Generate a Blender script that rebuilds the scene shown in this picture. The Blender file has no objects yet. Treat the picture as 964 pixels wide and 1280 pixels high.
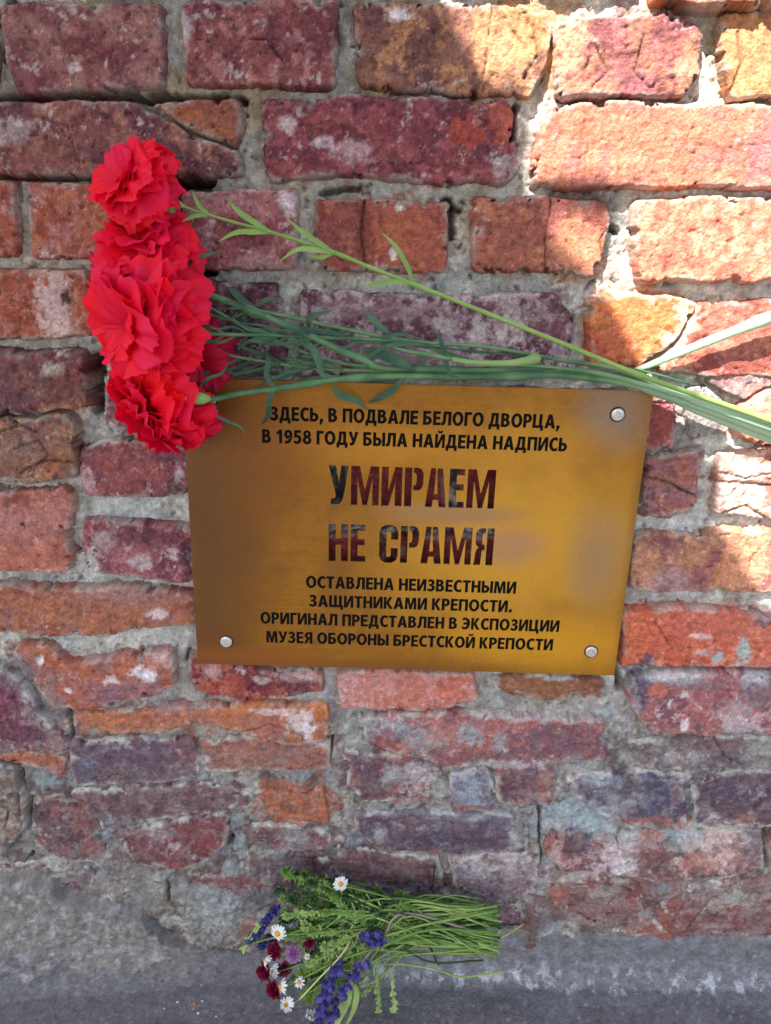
import bpy, math, random
import numpy as np
from mathutils import Vector, Matrix

random.seed(7)
S = bpy.context.scene
COL = S.collection
rad = math.radians

# ------------------------------------------------------------------ camera
D, H = 0.67, 0.785            # distance to the wall, height above the ground
F = 955.0                     # focal length in photo pixels (photo 964 x 1280)
CX, CY = 482.0, 640.0
TH, RO = rad(18.6), rad(1.65) # pitch down, roll
camd = bpy.data.cameras.new('camera')
cam = bpy.data.objects.new('camera', camd); COL.objects.link(cam)
_f = Vector((0, math.cos(TH), -math.sin(TH)))
_r = Vector((1, 0, 0)); _u = Vector((0, math.sin(TH), math.cos(TH)))
IR = _r*math.cos(RO) + _u*math.sin(RO)
IU = -_r*math.sin(RO) + _u*math.cos(RO)
m = Matrix((IR, IU, -_f)).transposed().to_4x4(); m.translation = Vector((0, -D, H))
cam.matrix_world = m
camd.sensor_fit = 'VERTICAL'; camd.sensor_height = 24.0
camd.lens = 24.0*F/1280.0
camd.clip_start = 0.01; camd.clip_end = 500
S.camera = cam

# ------------------------------------------------------------------ light
SUN = Vector((-0.34, -0.60, 0.78)).normalized()       # towards the sun
elev = math.asin(SUN.z); azim = math.atan2(SUN.x, SUN.y)
W_ = bpy.data.worlds.new('World'); S.world = W_; W_.use_nodes = True
nt = W_.node_tree
sky = nt.nodes.new('ShaderNodeTexSky'); sky.sky_type = 'NISHITA'; sky.sun_disc = False
sky.sun_elevation = elev; sky.sun_rotation = azim
sky.air_density = 1.0; sky.dust_density = 2.5; sky.ozone_density = 1.0
nt.links.new(sky.outputs[0], nt.nodes['Background'].inputs[0])
nt.nodes['Background'].inputs[1].default_value = 0.13
sl = bpy.data.lights.new('sun', 'SUN'); sl.energy = 5.0; sl.angle = rad(0.53); sl.color = (1, 0.97, 0.91)
so = bpy.data.objects.new('sun', sl); COL.objects.link(so)
so.rotation_euler = SUN.to_track_quat('Z', 'Y').to_euler(); so.location = SUN*5
S.view_settings.view_transform = 'Standard'; S.view_settings.look = 'None'
S.view_settings.gamma = 1.0; S.view_settings.exposure = 1.70
S.cycles.max_bounces = 6

# ------------------------------------------------------------------ helpers
def ray(px, py):
    return _f + IR*((px-CX)/F) - IU*((py-CY)/F)
def P(px, py, off=0.0):
    """the point seen at photo pixel px,py that stands `off` metres out from the wall face"""
    d = ray(px, py); t = (D-off)/d.y
    return Vector((0, -D, H)) + d*t
def goff(px, py):
    d = ray(px, py)
    if d.z >= 0: return -9
    t = H/-d.z
    return D - d.y*t
def PG(px, py, off, lift=0.004):
    """like P but never below the ground"""
    g = goff(px, py)
    p = P(px, py, max(off, g))
    p.z = max(p.z, lift)
    return p
def lin(c):
    out = []
    for v in c[:3]:
        v = v/255.0
        out.append(v/12.92 if v <= 0.04045 else ((v+0.055)/1.055)**2.4)
    return np.array(out)
def wallxy(poly):
    return np.array([(P(x, y).x, P(x, y).z) for x, y in poly])

_rs = np.random.RandomState(11)
_perm = _rs.permutation(4096)
_grad = _rs.uniform(0, 2*np.pi, 4096)
_gx, _gy = np.cos(_grad), np.sin(_grad)
def noise2(x, y, seed=0):
    x = x + seed*17.37; y = y + seed*9.71
    xi = np.floor(x).astype(np.int64); yi = np.floor(y).astype(np.int64)
    xf = x-xi; yf = y-yi
    u = xf*xf*xf*(xf*(xf*6-15)+10); v = yf*yf*yf*(yf*(yf*6-15)+10)
    def g(ix, iy, dx, dy):
        h = _perm[(_perm[(ix+seed*131) & 4095] + iy) & 4095]
        return _gx[h]*dx + _gy[h]*dy
    a = g(xi, yi, xf, yf); b = g(xi+1, yi, xf-1, yf)
    c = g(xi, yi+1, xf, yf-1); d = g(xi+1, yi+1, xf-1, yf-1)
    return ((a+(b-a)*u) + ((c+(d-c)*u) - (a+(b-a)*u))*v)*1.5
def fbm(x, y, scale, octv=4, seed=0, gain=0.5):
    """x,y in metres; scale = feature size in metres; result about -1..1"""
    s = np.zeros_like(x); a = 1.0; f = 1.0/scale; n = 0
    for k in range(octv):
        s += a*noise2(x*f, y*f, seed+k*3); n += a; a *= gain; f *= 2.03
    return s/n*1.6
def sstep(a, b, x):
    t = np.clip((x-a)/(b-a), 0, 1); return t*t*(3-2*t)
def poly_sd(poly, X, Y):
    """signed distance, positive inside"""
    n = len(poly); d = np.full(X.shape, 1e9); ins = np.zeros(X.shape, bool)
    for i in range(n):
        ax, ay = poly[i]; bx, by = poly[(i+1) % n]
        ex, ey = bx-ax, by-ay; L = ex*ex+ey*ey+1e-12
        t = np.clip(((X-ax)*ex+(Y-ay)*ey)/L, 0, 1)
        d = np.minimum(d, np.hypot(X-ax-t*ex, Y-ay-t*ey))
        c = ((ay > Y) != (by > Y)) & (X < ex*(Y-ay)/(ey if abs(ey) > 1e-9 else 1e-9)+ax)
        ins ^= c
    return np.where(ins, d, -d)
def line_d(pts, X, Y):
    d = np.full(X.shape, 1e9)
    for i in range(len(pts)-1):
        ax, ay = pts[i]; bx, by = pts[i+1]
        ex, ey = bx-ax, by-ay; L = ex*ex+ey*ey+1e-12
        t = np.clip(((X-ax)*ex+(Y-ay)*ey)/L, 0, 1)
        d = np.minimum(d, np.hypot(X-ax-t*ex, Y-ay-t*ey))
    return d
def inset(poly, r):
    n = len(poly); area = 0
    for i in range(n):
        a = poly[i]; b = poly[(i+1) % n]; area += a[0]*b[1]-b[0]*a[1]
    sg = 1 if area > 0 else -1
    out = []
    for i in range(n):
        a, b, c = poly[i-1], poly[i], poly[(i+1) % n]
        e1 = (b-a)/(np.linalg.norm(b-a)+1e-9); e2 = (c-b)/(np.linalg.norm(c-b)+1e-9)
        n1 = np.array([-e1[1], e1[0]])*sg; n2 = np.array([-e2[1], e2[0]])*sg
        q = n1+n2; q /= max(np.dot(q, q)/2, 0.6)
        out.append(b+q*r)
    return np.array(out)

def link(name, me, mat=None, parent=None):
    o = bpy.data.objects.new(name, me); COL.objects.link(o)
    if mat is not None and me is not None and len(me.materials) == 0: me.materials.append(mat)
    if parent is not None: o.parent = parent
    return o
def npmesh(name, V, Q, colors=None, smooth=True):
    """V (n,3), Q (m,k) -> mesh"""
    me = bpy.data.meshes.new(name)
    k = Q.shape[1]
    me.vertices.add(len(V)); me.vertices.foreach_set('co', np.ascontiguousarray(V, dtype=np.float32).ravel())
    me.loops.add(len(Q)*k); me.loops.foreach_set('vertex_index', np.ascontiguousarray(Q, dtype=np.int32).ravel())
    me.polygons.add(len(Q)); me.polygons.foreach_set('loop_start', np.arange(0, len(Q)*k, k, dtype=np.int32))
    if smooth: me.polygons.foreach_set('use_smooth', np.ones(len(Q), dtype=bool))
    me.update(calc_edges=True)
    if colors is not None:
        at = me.color_attributes.new('Col', 'FLOAT_COLOR', 'POINT')
        c4 = np.ones((len(V), 4), dtype=np.float32); c4[:, :3] = colors
        at.data.foreach_set('color', c4.ravel())
    return me
def grid_quads(nx, ny):
    i = np.arange(nx*ny).reshape(ny, nx)
    return np.stack([i[:-1, :-1], i[:-1, 1:], i[1:, 1:], i[1:, :-1]], -1).reshape(-1, 4)
def compact(V, Q, C=None):
    used = np.unique(Q); mp = np.zeros(len(V), dtype=np.int64); mp[used] = np.arange(len(used))
    return V[used], mp[Q], (None if C is None else C[used])
def tag(o, label=None, cat=None, group=None, kind=None):
    if label: o['label'] = label
    if cat: o['category'] = cat
    if group: o['group'] = group
    if kind: o['kind'] = kind
    return o
def empty(name, loc, label, cat, group=None):
    o = bpy.data.objects.new(name, None); COL.objects.link(o); o.location = loc
    o.empty_display_size = 0.02
    return tag(o, label, cat, group)
def part(name, me, mat, parent):
    """mesh given in world space, hung under an unrotated, unscaled parent"""
    o = link(name, me, mat, parent)
    o.location = -Vector(parent.location)
    return o

# ------------------------------------------------------------------ materials
def mat_new(name):
    mt = bpy.data.materials.new(name); mt.use_nodes = True
    return mt, mt.node_tree, mt.node_tree.nodes['Principled BSDF']
def nd(t, typ, **kw):
    n = t.nodes.new(typ)
    for k, v in kw.items():
        if k in n.inputs: n.inputs[k].default_value = v
        else: setattr(n, k, v)
    return n
def masonry_mat(name, fine=900.0, amp=0.35, bump=0.0009, rough=0.9, speck=None, dark=None):
    mt, t, b = mat_new(name)
    at = nd(t, 'ShaderNodeAttribute'); at.attribute_name = 'Col'
    geo = nd(t, 'ShaderNodeNewGeometry')
    n1 = nd(t, 'ShaderNodeTexNoise', Scale=fine, Detail=6.0, Roughness=0.7)
    n2 = nd(t, 'ShaderNodeTexNoise', Scale=fine*0.22, Detail=8.0, Roughness=0.7)
    n3 = nd(t, 'ShaderNodeTexVoronoi', Scale=fine*0.45)
    for n in (n1, n2, n3): t.links.new(geo.outputs['Position'], n.inputs['Vector'])
    mr = nd(t, 'ShaderNodeMapRange'); mr.inputs[1].default_value = 0.25; mr.inputs[2].default_value = 0.75
    mr.inputs[3].default_value = 1-amp; mr.inputs[4].default_value = 1+amp
    t.links.new(n1.outputs[0], mr.inputs[0])
    mr2 = nd(t, 'ShaderNodeMapRange'); mr2.inputs[1].default_value = 0.3; mr2.inputs[2].default_value = 0.7
    mr2.inputs[3].default_value = 1-amp*0.8; mr2.inputs[4].default_value = 1+amp*0.8
    t.links.new(n2.outputs[0], mr2.inputs[0])
    mu = nd(t, 'ShaderNodeMath', operation='MULTIPLY'); t.links.new(mr.outputs[0], mu.inputs[0]); t.links.new(mr2.outputs[0], mu.inputs[1])
    mx = nd(t, 'ShaderNodeVectorMath', operation='SCALE'); t.links.new(at.outputs['Color'], mx.inputs[0]); t.links.new(mu.outputs[0], mx.inputs['Scale'])
    last = mx.outputs[0]
    if speck:
        n4 = nd(t, 'ShaderNodeTexNoise', Scale=speck[0], Detail=5.0, Roughness=0.75)
        t.links.new(geo.outputs['Position'], n4.inputs['Vector'])
        m4 = nd(t, 'ShaderNodeMapRange'); m4.inputs[1].default_value = speck[1]; m4.inputs[2].default_value = speck[1]+0.06
        m4.inputs[3].default_value = 0; m4.inputs[4].default_value = speck[2]
        t.links.new(n4.outputs[0], m4.inputs[0])
        mi = nd(t, 'ShaderNodeMix', data_type='RGBA'); t.links.new(m4.outputs[0], mi.inputs[0])
        t.links.new(last, mi.inputs[6]); mi.inputs[7].default_value = tuple(lin(speck[3]))+(1,)
        last = mi.outputs[2]
    if dark:        # small dark pores
        n5 = nd(t, 'ShaderNodeTexNoise', Scale=dark[0], Detail=4.0, Roughness=0.7)
        mp = nd(t, 'ShaderNodeMapping'); mp.inputs['Location'].default_value = (3.1, 7.7, 1.3); t.links.new(geo.outputs['Position'], mp.inputs[0]); t.links.new(mp.outputs[0], n5.inputs['Vector'])
        m5 = nd(t, 'ShaderNodeMapRange'); m5.inputs[1].default_value = dark[1]-.05; m5.inputs[2].default_value = dark[1]+.02
        m5.inputs[3].default_value = 1-dark[2]; m5.inputs[4].default_value = 1
        t.links.new(n5.outputs[0], m5.inputs[0])
        v5 = nd(t, 'ShaderNodeVectorMath', operation='SCALE'); t.links.new(last, v5.inputs[0]); t.links.new(m5.outputs[0], v5.inputs['Scale'])
        last = v5.outputs[0]
    t.links.new(last, b.inputs['Base Color'])
    b.inputs['Roughness'].default_value = rough
    b.inputs['Specular IOR Level'].default_value = 0.25
    ad = nd(t, 'ShaderNodeMath', operation='ADD'); t.links.new(n1.outputs[0], ad.inputs[0]); t.links.new(n2.outputs[0], ad.inputs[1])
    ad2 = nd(t, 'ShaderNodeMath', operation='MULTIPLY_ADD'); t.links.new(n3.outputs[0], ad2.inputs[0]); ad2.inputs[1].default_value = 0.4
    t.links.new(ad.outputs[0], ad2.inputs[2])
    bp = nd(t, 'ShaderNodeBump', Strength=1.0, Distance=bump); t.links.new(ad2.outputs[0], bp.inputs['Height'])
    t.links.new(bp.outputs[0], b.inputs['Normal'])
    return mt
M_BRICK = masonry_mat('fired_clay', 700, 0.46, 0.0018, 0.88, (300, 0.645, 0.55, (205, 188, 180)), (380, 0.34, 0.55))
M_MORTAR = masonry_mat('lime_mortar', 800, 0.40, 0.0022, 0.95, (600, 0.66, 0.5, (90, 85, 80)), (260, 0.33, 0.5))
M_CEMENT = masonry_mat('cement', 600, 0.34, 0.0012, 0.9, (420, 0.67, 0.45, (190, 188, 185)), (300, 0.32, 0.5))

def leaf_mat(name, c1, c2, rough=0.5, trans=0.25, scale=60, bump=0.0):
    mt, t, b = mat_new(name)
    geo = nd(t, 'ShaderNodeNewGeometry'); oi = nd(t, 'ShaderNodeObjectInfo')
    n = nd(t, 'ShaderNodeTexNoise', Scale=scale, Detail=3.0); t.links.new(geo.outputs['Position'], n.inputs['Vector'])
    ad = nd(t, 'ShaderNodeMath', operation='MULTIPLY_ADD'); t.links.new(oi.outputs['Random'], ad.inputs[0]); ad.inputs[1].default_value = 0.5
    mr = nd(t, 'ShaderNodeMapRange'); mr.inputs[1].default_value = 0.3; mr.inputs[2].default_value = 0.7; mr.inputs[3].default_value = -0.1; mr.inputs[4].default_value = 0.6
    t.links.new(n.outputs[0], mr.inputs[0]); t.links.new(mr.outputs[0], ad.inputs[2])
    mi = nd(t, 'ShaderNodeMix', data_type='RGBA'); t.links.new(ad.outputs[0], mi.inputs[0])
    mi.inputs[6].default_value = tuple(lin(c1))+(1,); mi.inputs[7].default_value = tuple(lin(c2))+(1,)
    t.links.new(mi.outputs[2], b.inputs['Base Color']); b.inputs['Roughness'].default_value = rough
    b.inputs['Specular IOR Level'].default_value = 0.3
    if bump:
        nb = nd(t, 'ShaderNodeTexNoise', Scale=scale*6, Detail=4.0); t.links.new(geo.outputs['Position'], nb.inputs['Vector'])
        bp = nd(t, 'ShaderNodeBump', Strength=1.0, Distance=bump); t.links.new(nb.outputs[0], bp.inputs['Height']); t.links.new(bp.outputs[0], b.inputs['Normal'])
    if trans:
        tr = nd(t, 'ShaderNodeBsdfTranslucent'); t.links.new(mi.outputs[2], tr.inputs['Color'])
        ms = nd(t, 'ShaderNodeMixShader'); ms.inputs[0].default_value = trans
        t.links.new(b.outputs[0], ms.inputs[1]); t.links.new(tr.outputs[0], ms.inputs[2])
        t.links.new(ms.outputs[0], t.nodes['Material Output'].inputs['Surface'])
    return mt

# ================================================================== THE WALL
# regional patches of colour (mortar smears, lime bloom, burnt clay): px, py, rx, ry, colour, strength
PATCH = [
 (424,610,13,34,(58,66,76),.95),(566,590,8,40,(58,66,78),.95),(515,660,130,9,(66,72,80),.95),(490,700,9,36,(66,52,56),.8),  # darker tones behind the cut-out letters of the plaque
 (600,618,24,34,(118,34,34),.85),(500,615,54,40,(122,36,34),.85),(520,700,120,32,(118,36,34),.85),
 # orange / lime / burnt areas on single bricks
 (70,385,18,45,(225,195,190),.85),(85,372,7,8,(40,25,25),.9),(20,165,22,12,(190,170,170),.6),(95,85,8,6,(220,190,185),.8),
 (60,195,26,20,(150,90,75),.6),(265,160,30,18,(165,95,65),.8),(190,142,14,8,(130,60,50),.7),
 (360,155,10,8,(225,200,200),.8),(405,180,14,7,(225,195,200),.8),(440,190,24,12,(210,170,175),.6),
 (585,165,22,16,(190,70,50),.8),(630,150,14,22,(200,90,65),.8),(628,205,12,12,(200,185,180),.6),
 (420,40,12,12,(95,50,55),.6),(497,18,12,7,(235,220,220),.9),(232,35,8,14,(215,200,205),.6),
 (655,40,45,40,(210,144,78),.75),(625,60,30,45,(215,150,100),.6),
 (712,55,25,40,(225,165,120),.8),(785,75,55,50,(165,95,95),.6),(860,90,14,30,(210,150,110),.7),(735,112,30,8,(205,120,80),.6),
 (940,70,30,50,(225,160,100),.6),(800,175,70,22,(205,120,84),.5),(950,190,16,40,(175,110,115),.6),
 (430,290,26,46,(150,75,65),.5),(510,295,42,40,(185,95,60),.8),(455,290,10,40,(120,55,50),.6),(500,258,5,5,(240,225,215),.95),(492,318,4,6,(235,210,205),.9),
 (300,255,60,14,(190,120,120),.5),(330,330,40,8,(200,150,150),.6),(360,255,10,12,(230,215,215),.7),(310,290,30,14,(110,55,62),.6),
 (640,300,45,35,(175,95,70),.5),(725,250,40,20,(140,75,70),.6),(720,320,35,30,(215,135,90),.7),
 (445,385,60,12,(200,170,172),.5),(520,395,120,16,(110,60,72),.5),(600,420,14,22,(205,190,188),.7),(560,415,14,20,(205,190,190),.6),
 (640,400,20,25,(200,185,180),.6),(690,400,26,30,(120,72,80),.6),(500,440,80,14,(200,178,180),.35),
 (800,400,45,38,(225,130,60),.8),(765,430,28,26,(205,95,60),.6),(858,395,14,14,(240,215,185),.8),(840,425,14,16,(240,205,175),.7),(825,448,16,9,(240,205,175),.7),
 (915,410,40,28,(205,120,95),.6),(920,450,45,12,(150,70,65),.6),
 (70,460,14,8,(190,180,165),.9),(75,490,35,20,(130,85,75),.4),(85,510,30,7,(190,115,70),.8),(20,480,25,30,(120,78,85),.5),(100,465,22,12,(135,65,65),.5),
 (45,540,40,15,(140,95,90),.5),(60,578,30,10,(170,100,65),.8),(15,575,18,20,(160,115,95),.5),(40,560,10,25,(175,145,140),.4),
 (130,540,18,14,(205,205,205),.8),(115,530,12,10,(195,195,195),.7),(112,600,8,16,(210,170,175),.7),(165,590,45,22,(150,75,75),.5),(222,605,12,14,(70,45,55),.7),(225,590,6,10,(215,200,205),.5),
 (40,700,45,16,(185,100,75),.6),(30,650,40,30,(180,115,110),.5),(20,622,20,8,(140,70,50),.7),(30,655,3,3,(60,25,25),.95),(78,657,3,3,(60,25,25),.95),
 (178,702,13,9,(205,200,200),.95),(115,700,9,14,(190,180,175),.9),(180,672,60,12,(95,50,65),.7),(130,675,14,14,(200,180,180),.5),(165,695,30,20,(160,90,90),.5),(235,700,10,24,(75,40,55),.7),(120,658,18,5,(140,50,50),.6),
 (100,755,110,18,(175,105,70),.5),(170,745,60,8,(165,120,120),.5),(200,765,12,6,(230,205,205),.8),(235,757,30,6,(150,70,60),.5),
 (53,823,5,7,(240,230,240),.95),(182,838,14,10,(240,225,228),.9),(205,822,12,12,(215,190,190),.6),(135,865,22,12,(130,95,110),.7),(100,850,30,30,(185,100,75),.5),(160,860,40,10,(140,100,110),.6),(195,828,14,6,(200,110,70),.7),(88,860,5,4,(230,215,215),.8),(30,815,26,10,(180,110,75),.6),(140,848,10,5,(225,210,210),.7),
 (10,880,25,40,(130,50,75),.7),(40,915,30,20,(120,60,85),.6),(20,845,25,20,(120,100,110),.7),(45,900,14,6,(195,120,125),.7),(55,880,22,30,(140,130,130),.7),(75,925,16,12,(180,135,125),.6),
 (50,948,35,10,(205,100,40),.9),(70,962,14,6,(205,95,40),.9),
 (130,905,40,14,(205,115,60),.8),(250,903,70,12,(195,110,75),.6),(350,905,50,20,(185,100,75),.5),(375,900,16,14,(235,210,205),.8),(345,888,30,4,(225,195,195),.7),(385,912,6,12,(240,225,225),.8),(210,882,60,6,(160,125,130),.7),
 (340,850,50,8,(100,45,50),.5),(280,855,20,12,(190,80,55),.7),(330,848,12,4,(215,185,180),.7),(375,845,30,6,(205,185,180),.6),(265,838,14,8,(215,170,165),.6),(375,860,20,8,(95,45,65),.6),
 (335,945,70,20,(185,110,80),.5),(150,945,60,22,(115,85,105),.6),(105,960,12,14,(110,110,135),.8),(230,945,16,20,(150,85,80),.5),
 (368,1005,45,22,(200,100,40),.9),
 (190,1005,90,20,(130,90,98),.5),(190,1040,50,6,(150,145,145),.6),(245,1045,30,20,(150,62,65),.8),(190,1060,36,20,(140,62,70),.7),(200,1045,14,10,(190,160,165),.7),(218,1058,8,5,(225,190,190),.6),
 (120,1015,40,25,(120,78,85),.5),(100,1020,14,20,(160,90,80),.6),
 (445,855,25,25,(205,150,150),.5),(500,860,50,25,(205,120,95),.5),(570,855,24,20,(210,110,80),.6),
 (690,858,50,12,(150,95,60),.7),
 (480,908,40,12,(160,175,180),.8),(530,925,30,14,(150,165,168),.8),(480,930,14,20,(165,65,60),.7),(560,920,30,20,(215,120,95),.5),(500,940,12,14,(205,100,80),.7),(590,915,16,10,(155,175,180),.8),(625,925,10,14,(160,170,175),.7),(610,905,18,10,(195,90,80),.6),(645,922,14,10,(205,110,90),.7),(700,925,50,24,(115,80,98),.7),(690,895,60,6,(205,190,188),.7),(570,945,60,8,(140,70,70),.6),
 (455,965,30,22,(110,75,95),.7),(442,977,6,7,(195,80,60),.9),(488,970,10,12,(165,175,178),.85),(520,970,26,14,(210,200,198),.7),(493,985,10,8,(200,105,85),.7),(500,1000,40,4,(170,90,80),.5),
 (583,985,20,20,(160,170,190),.8),(595,1005,8,8,(150,165,180),.8),(650,975,36,24,(125,85,98),.6),(682,985,9,18,(215,125,100),.9),(640,955,40,5,(215,205,205),.7),(590,1012,25,4,(170,80,60),.7),
 (470,1035,40,18,(110,80,98),.6),(475,1043,8,10,(190,195,190),.9),(600,1035,60,18,(105,90,118),.6),(545,1045,80,14,(95,75,95),.5),(645,1040,8,20,(190,190,180),.8),(545,1065,6,4,(205,120,100),.8),(560,1018,80,5,(150,155,160),.6),
 (620,1085,50,14,(205,185,182),.75),(620,1110,50,14,(140,95,115),.6),(470,1085,50,20,(150,95,95),.6),(520,1080,30,14,(165,110,100),.6),(510,1110,36,12,(105,75,100),.6),(490,1120,30,12,(125,130,145),.6),
 (820,790,40,25,(210,95,60),.6),(900,780,60,20,(205,100,80),.6),(795,800,20,30,(215,100,45),.7),(927,810,8,16,(170,180,175),.98),(896,819,6,6,(165,180,180),.95),(872,792,12,3,(230,200,195),.7),(875,812,10,4,(215,180,170),.6),(955,775,10,8,(120,90,100),.8),
 (800,850,14,30,(70,75,100),.8),(840,843,34,7,(205,205,205),.85),(820,857,10,8,(210,110,75),.9),(853,862,5,6,(235,215,215),.8),(852,903,4,8,(230,210,210),.9),(835,872,3,5,(230,215,215),.8),(788,890,8,24,(175,165,170),.7),(925,905,24,12,(190,180,185),.7),(945,860,25,20,(120,105,115),.7),(905,870,12,12,(170,85,75),.6),(940,845,16,8,(190,190,190),.7),(915,885,20,14,(195,180,180),.5),(870,850,50,6,(130,110,120),.6),
 (830,935,40,20,(130,110,108),.6),(900,950,50,16,(110,90,105),.6),(850,945,30,8,(190,185,180),.6),(900,930,26,8,(130,75,75),.6),(950,940,22,20,(165,165,150),.6),
 (745,975,30,10,(180,190,195),.75),(795,1000,60,26,(85,80,112),.7),(775,1005,22,18,(185,190,195),.55),(815,1028,40,8,(195,95,65),.9),(852,1030,10,10,(205,90,50),.9),(848,975,6,30,(165,120,118),.7),(715,965,12,18,(175,160,160),.7),
 (910,1000,46,30,(100,75,95),.6),(935,1025,18,8,(180,85,60),.8),(890,1022,8,6,(220,205,205),.7),
 (712,1020,40,18,(165,180,185),.95),(745,1035,20,12,(165,180,185),.95),(830,1045,70,12,(170,185,188),.9),(905,1040,40,12,(185,190,180),.7),
 (700,1055,14,14,(195,95,75),.7),(695,1062,6,14,(220,190,180),.7),(722,1055,18,14,(75,60,95),.8),(750,1062,12,12,(130,60,60),.7),(775,1072,30,22,(230,205,205),.8),(780,1080,14,10,(240,225,225),.8),(812,1055,16,14,(205,110,75),.8),(820,1075,24,16,(120,65,75),.75),(848,1072,6,6,(215,215,205),.9),(900,1062,36,20,(235,185,170),.8),(870,1075,20,10,(205,105,70),.7),(915,1055,16,10,(240,190,170),.8),(940,1060,14,20,(150,125,130),.6),(735,1092,30,6,(225,190,185),.6),
 (700,1115,14,14,(180,90,65),.8),(755,1120,20,12,(170,175,165),.6),(800,1110,24,18,(150,75,70),.7),(840,1135,14,20,(170,85,60),.8),(810,1160,30,10,(195,90,60),.8),(745,1140,60,14,(160,110,105),.5),(870,1110,30,12,(150,120,120),.6),(915,1120,30,14,(180,180,165),.7),(930,1150,40,14,(150,85,85),.6),(860,1150,16,24,(160,75,70),.6),(780,1155,24,8,(150,130,125),.6),
 (300,1105,40,6,(150,60,65),.85),(270,1100,30,5,(150,65,65),.8),(280,1140,50,26,(165,175,178),.6),(200,1115,60,20,(150,148,130),.5),(130,1090,60,22,(150,140,138),.5),(375,1050,30,9,(170,168,162),.6),(400,1050,12,12,(165,75,75),.7),(330,1050,14,12,(110,70,75),.6),(350,1085,30,14,(110,90,105),.6),(330,1120,30,18,(120,105,112),.5),(310,1160,12,10,(165,95,75),.7),
 (840,630,20,14,(160,90,80),.5),(850,615,30,10,(150,110,125),.5),(825,600,20,10,(175,110,85),.5),(850,560,26,14,(140,90,95),.5),
 (815,680,50,10,(130,72,80),.7),(800,705,30,24,(200,135,95),.7),(850,700,30,14,(195,130,90),.6),(865,725,40,14,(150,85,90),.6),(835,725,24,14,(185,150,150),.5),(930,705,30,30,(225,150,105),.8),(900,715,14,20,(205,125,80),.6),
 (925,605,40,26,(215,185,170),.4),(955,520,30,28,(235,150,120),.6),(925,535,18,14,(235,150,120),.6),(830,520,20,26,(160,75,70),.5),
]
def apply_patches(X, Z, C, seed=50, sel=None):
    """X,Z wall metres; C colours (n,3)"""
    n1 = fbm(X, Z, 0.012, 4, seed); n2 = fbm(X, Z, 0.0045, 3, seed+7)
    x0, x1, z0, z1 = X.min(), X.max(), Z.min(), Z.max()
    for (px, py, rx, ry, c, s) in PATCH:
        p = P(px, py)
        k = (p-Vector((0, -D, H))).dot(_f)/F
        kx = rx*k*1.12; kz = ry*k*1.12/max(0.6, math.cos(math.atan2(py-CY, F)+TH))
        if p.x+kx*2 < x0 or p.x-kx*2 > x1 or p.z+kz*2 < z0 or p.z-kz*2 > z1: continue
        r = np.hypot((X-p.x)/kx, (Z-p.z)/kz)
        m_ = np.where(r < 2.2)[0] if r.ndim == 1 else None
        if len(m_) == 0: continue
        c = lin(c); g = c.mean(); ds = .22 if py > 880 else .12; c = c*(1-ds)+g*ds
        w = s*(.95 if py > 880 else 1)*sstep(1.3, 0.55, r[m_] + 0.6*n1[m_] + 0.5*n2[m_])
        C[m_] = C[m_]*(1-w[:, None]) + c[None]*(1+.2*n2[m_][:, None])*w[:, None]
    return C

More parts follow.
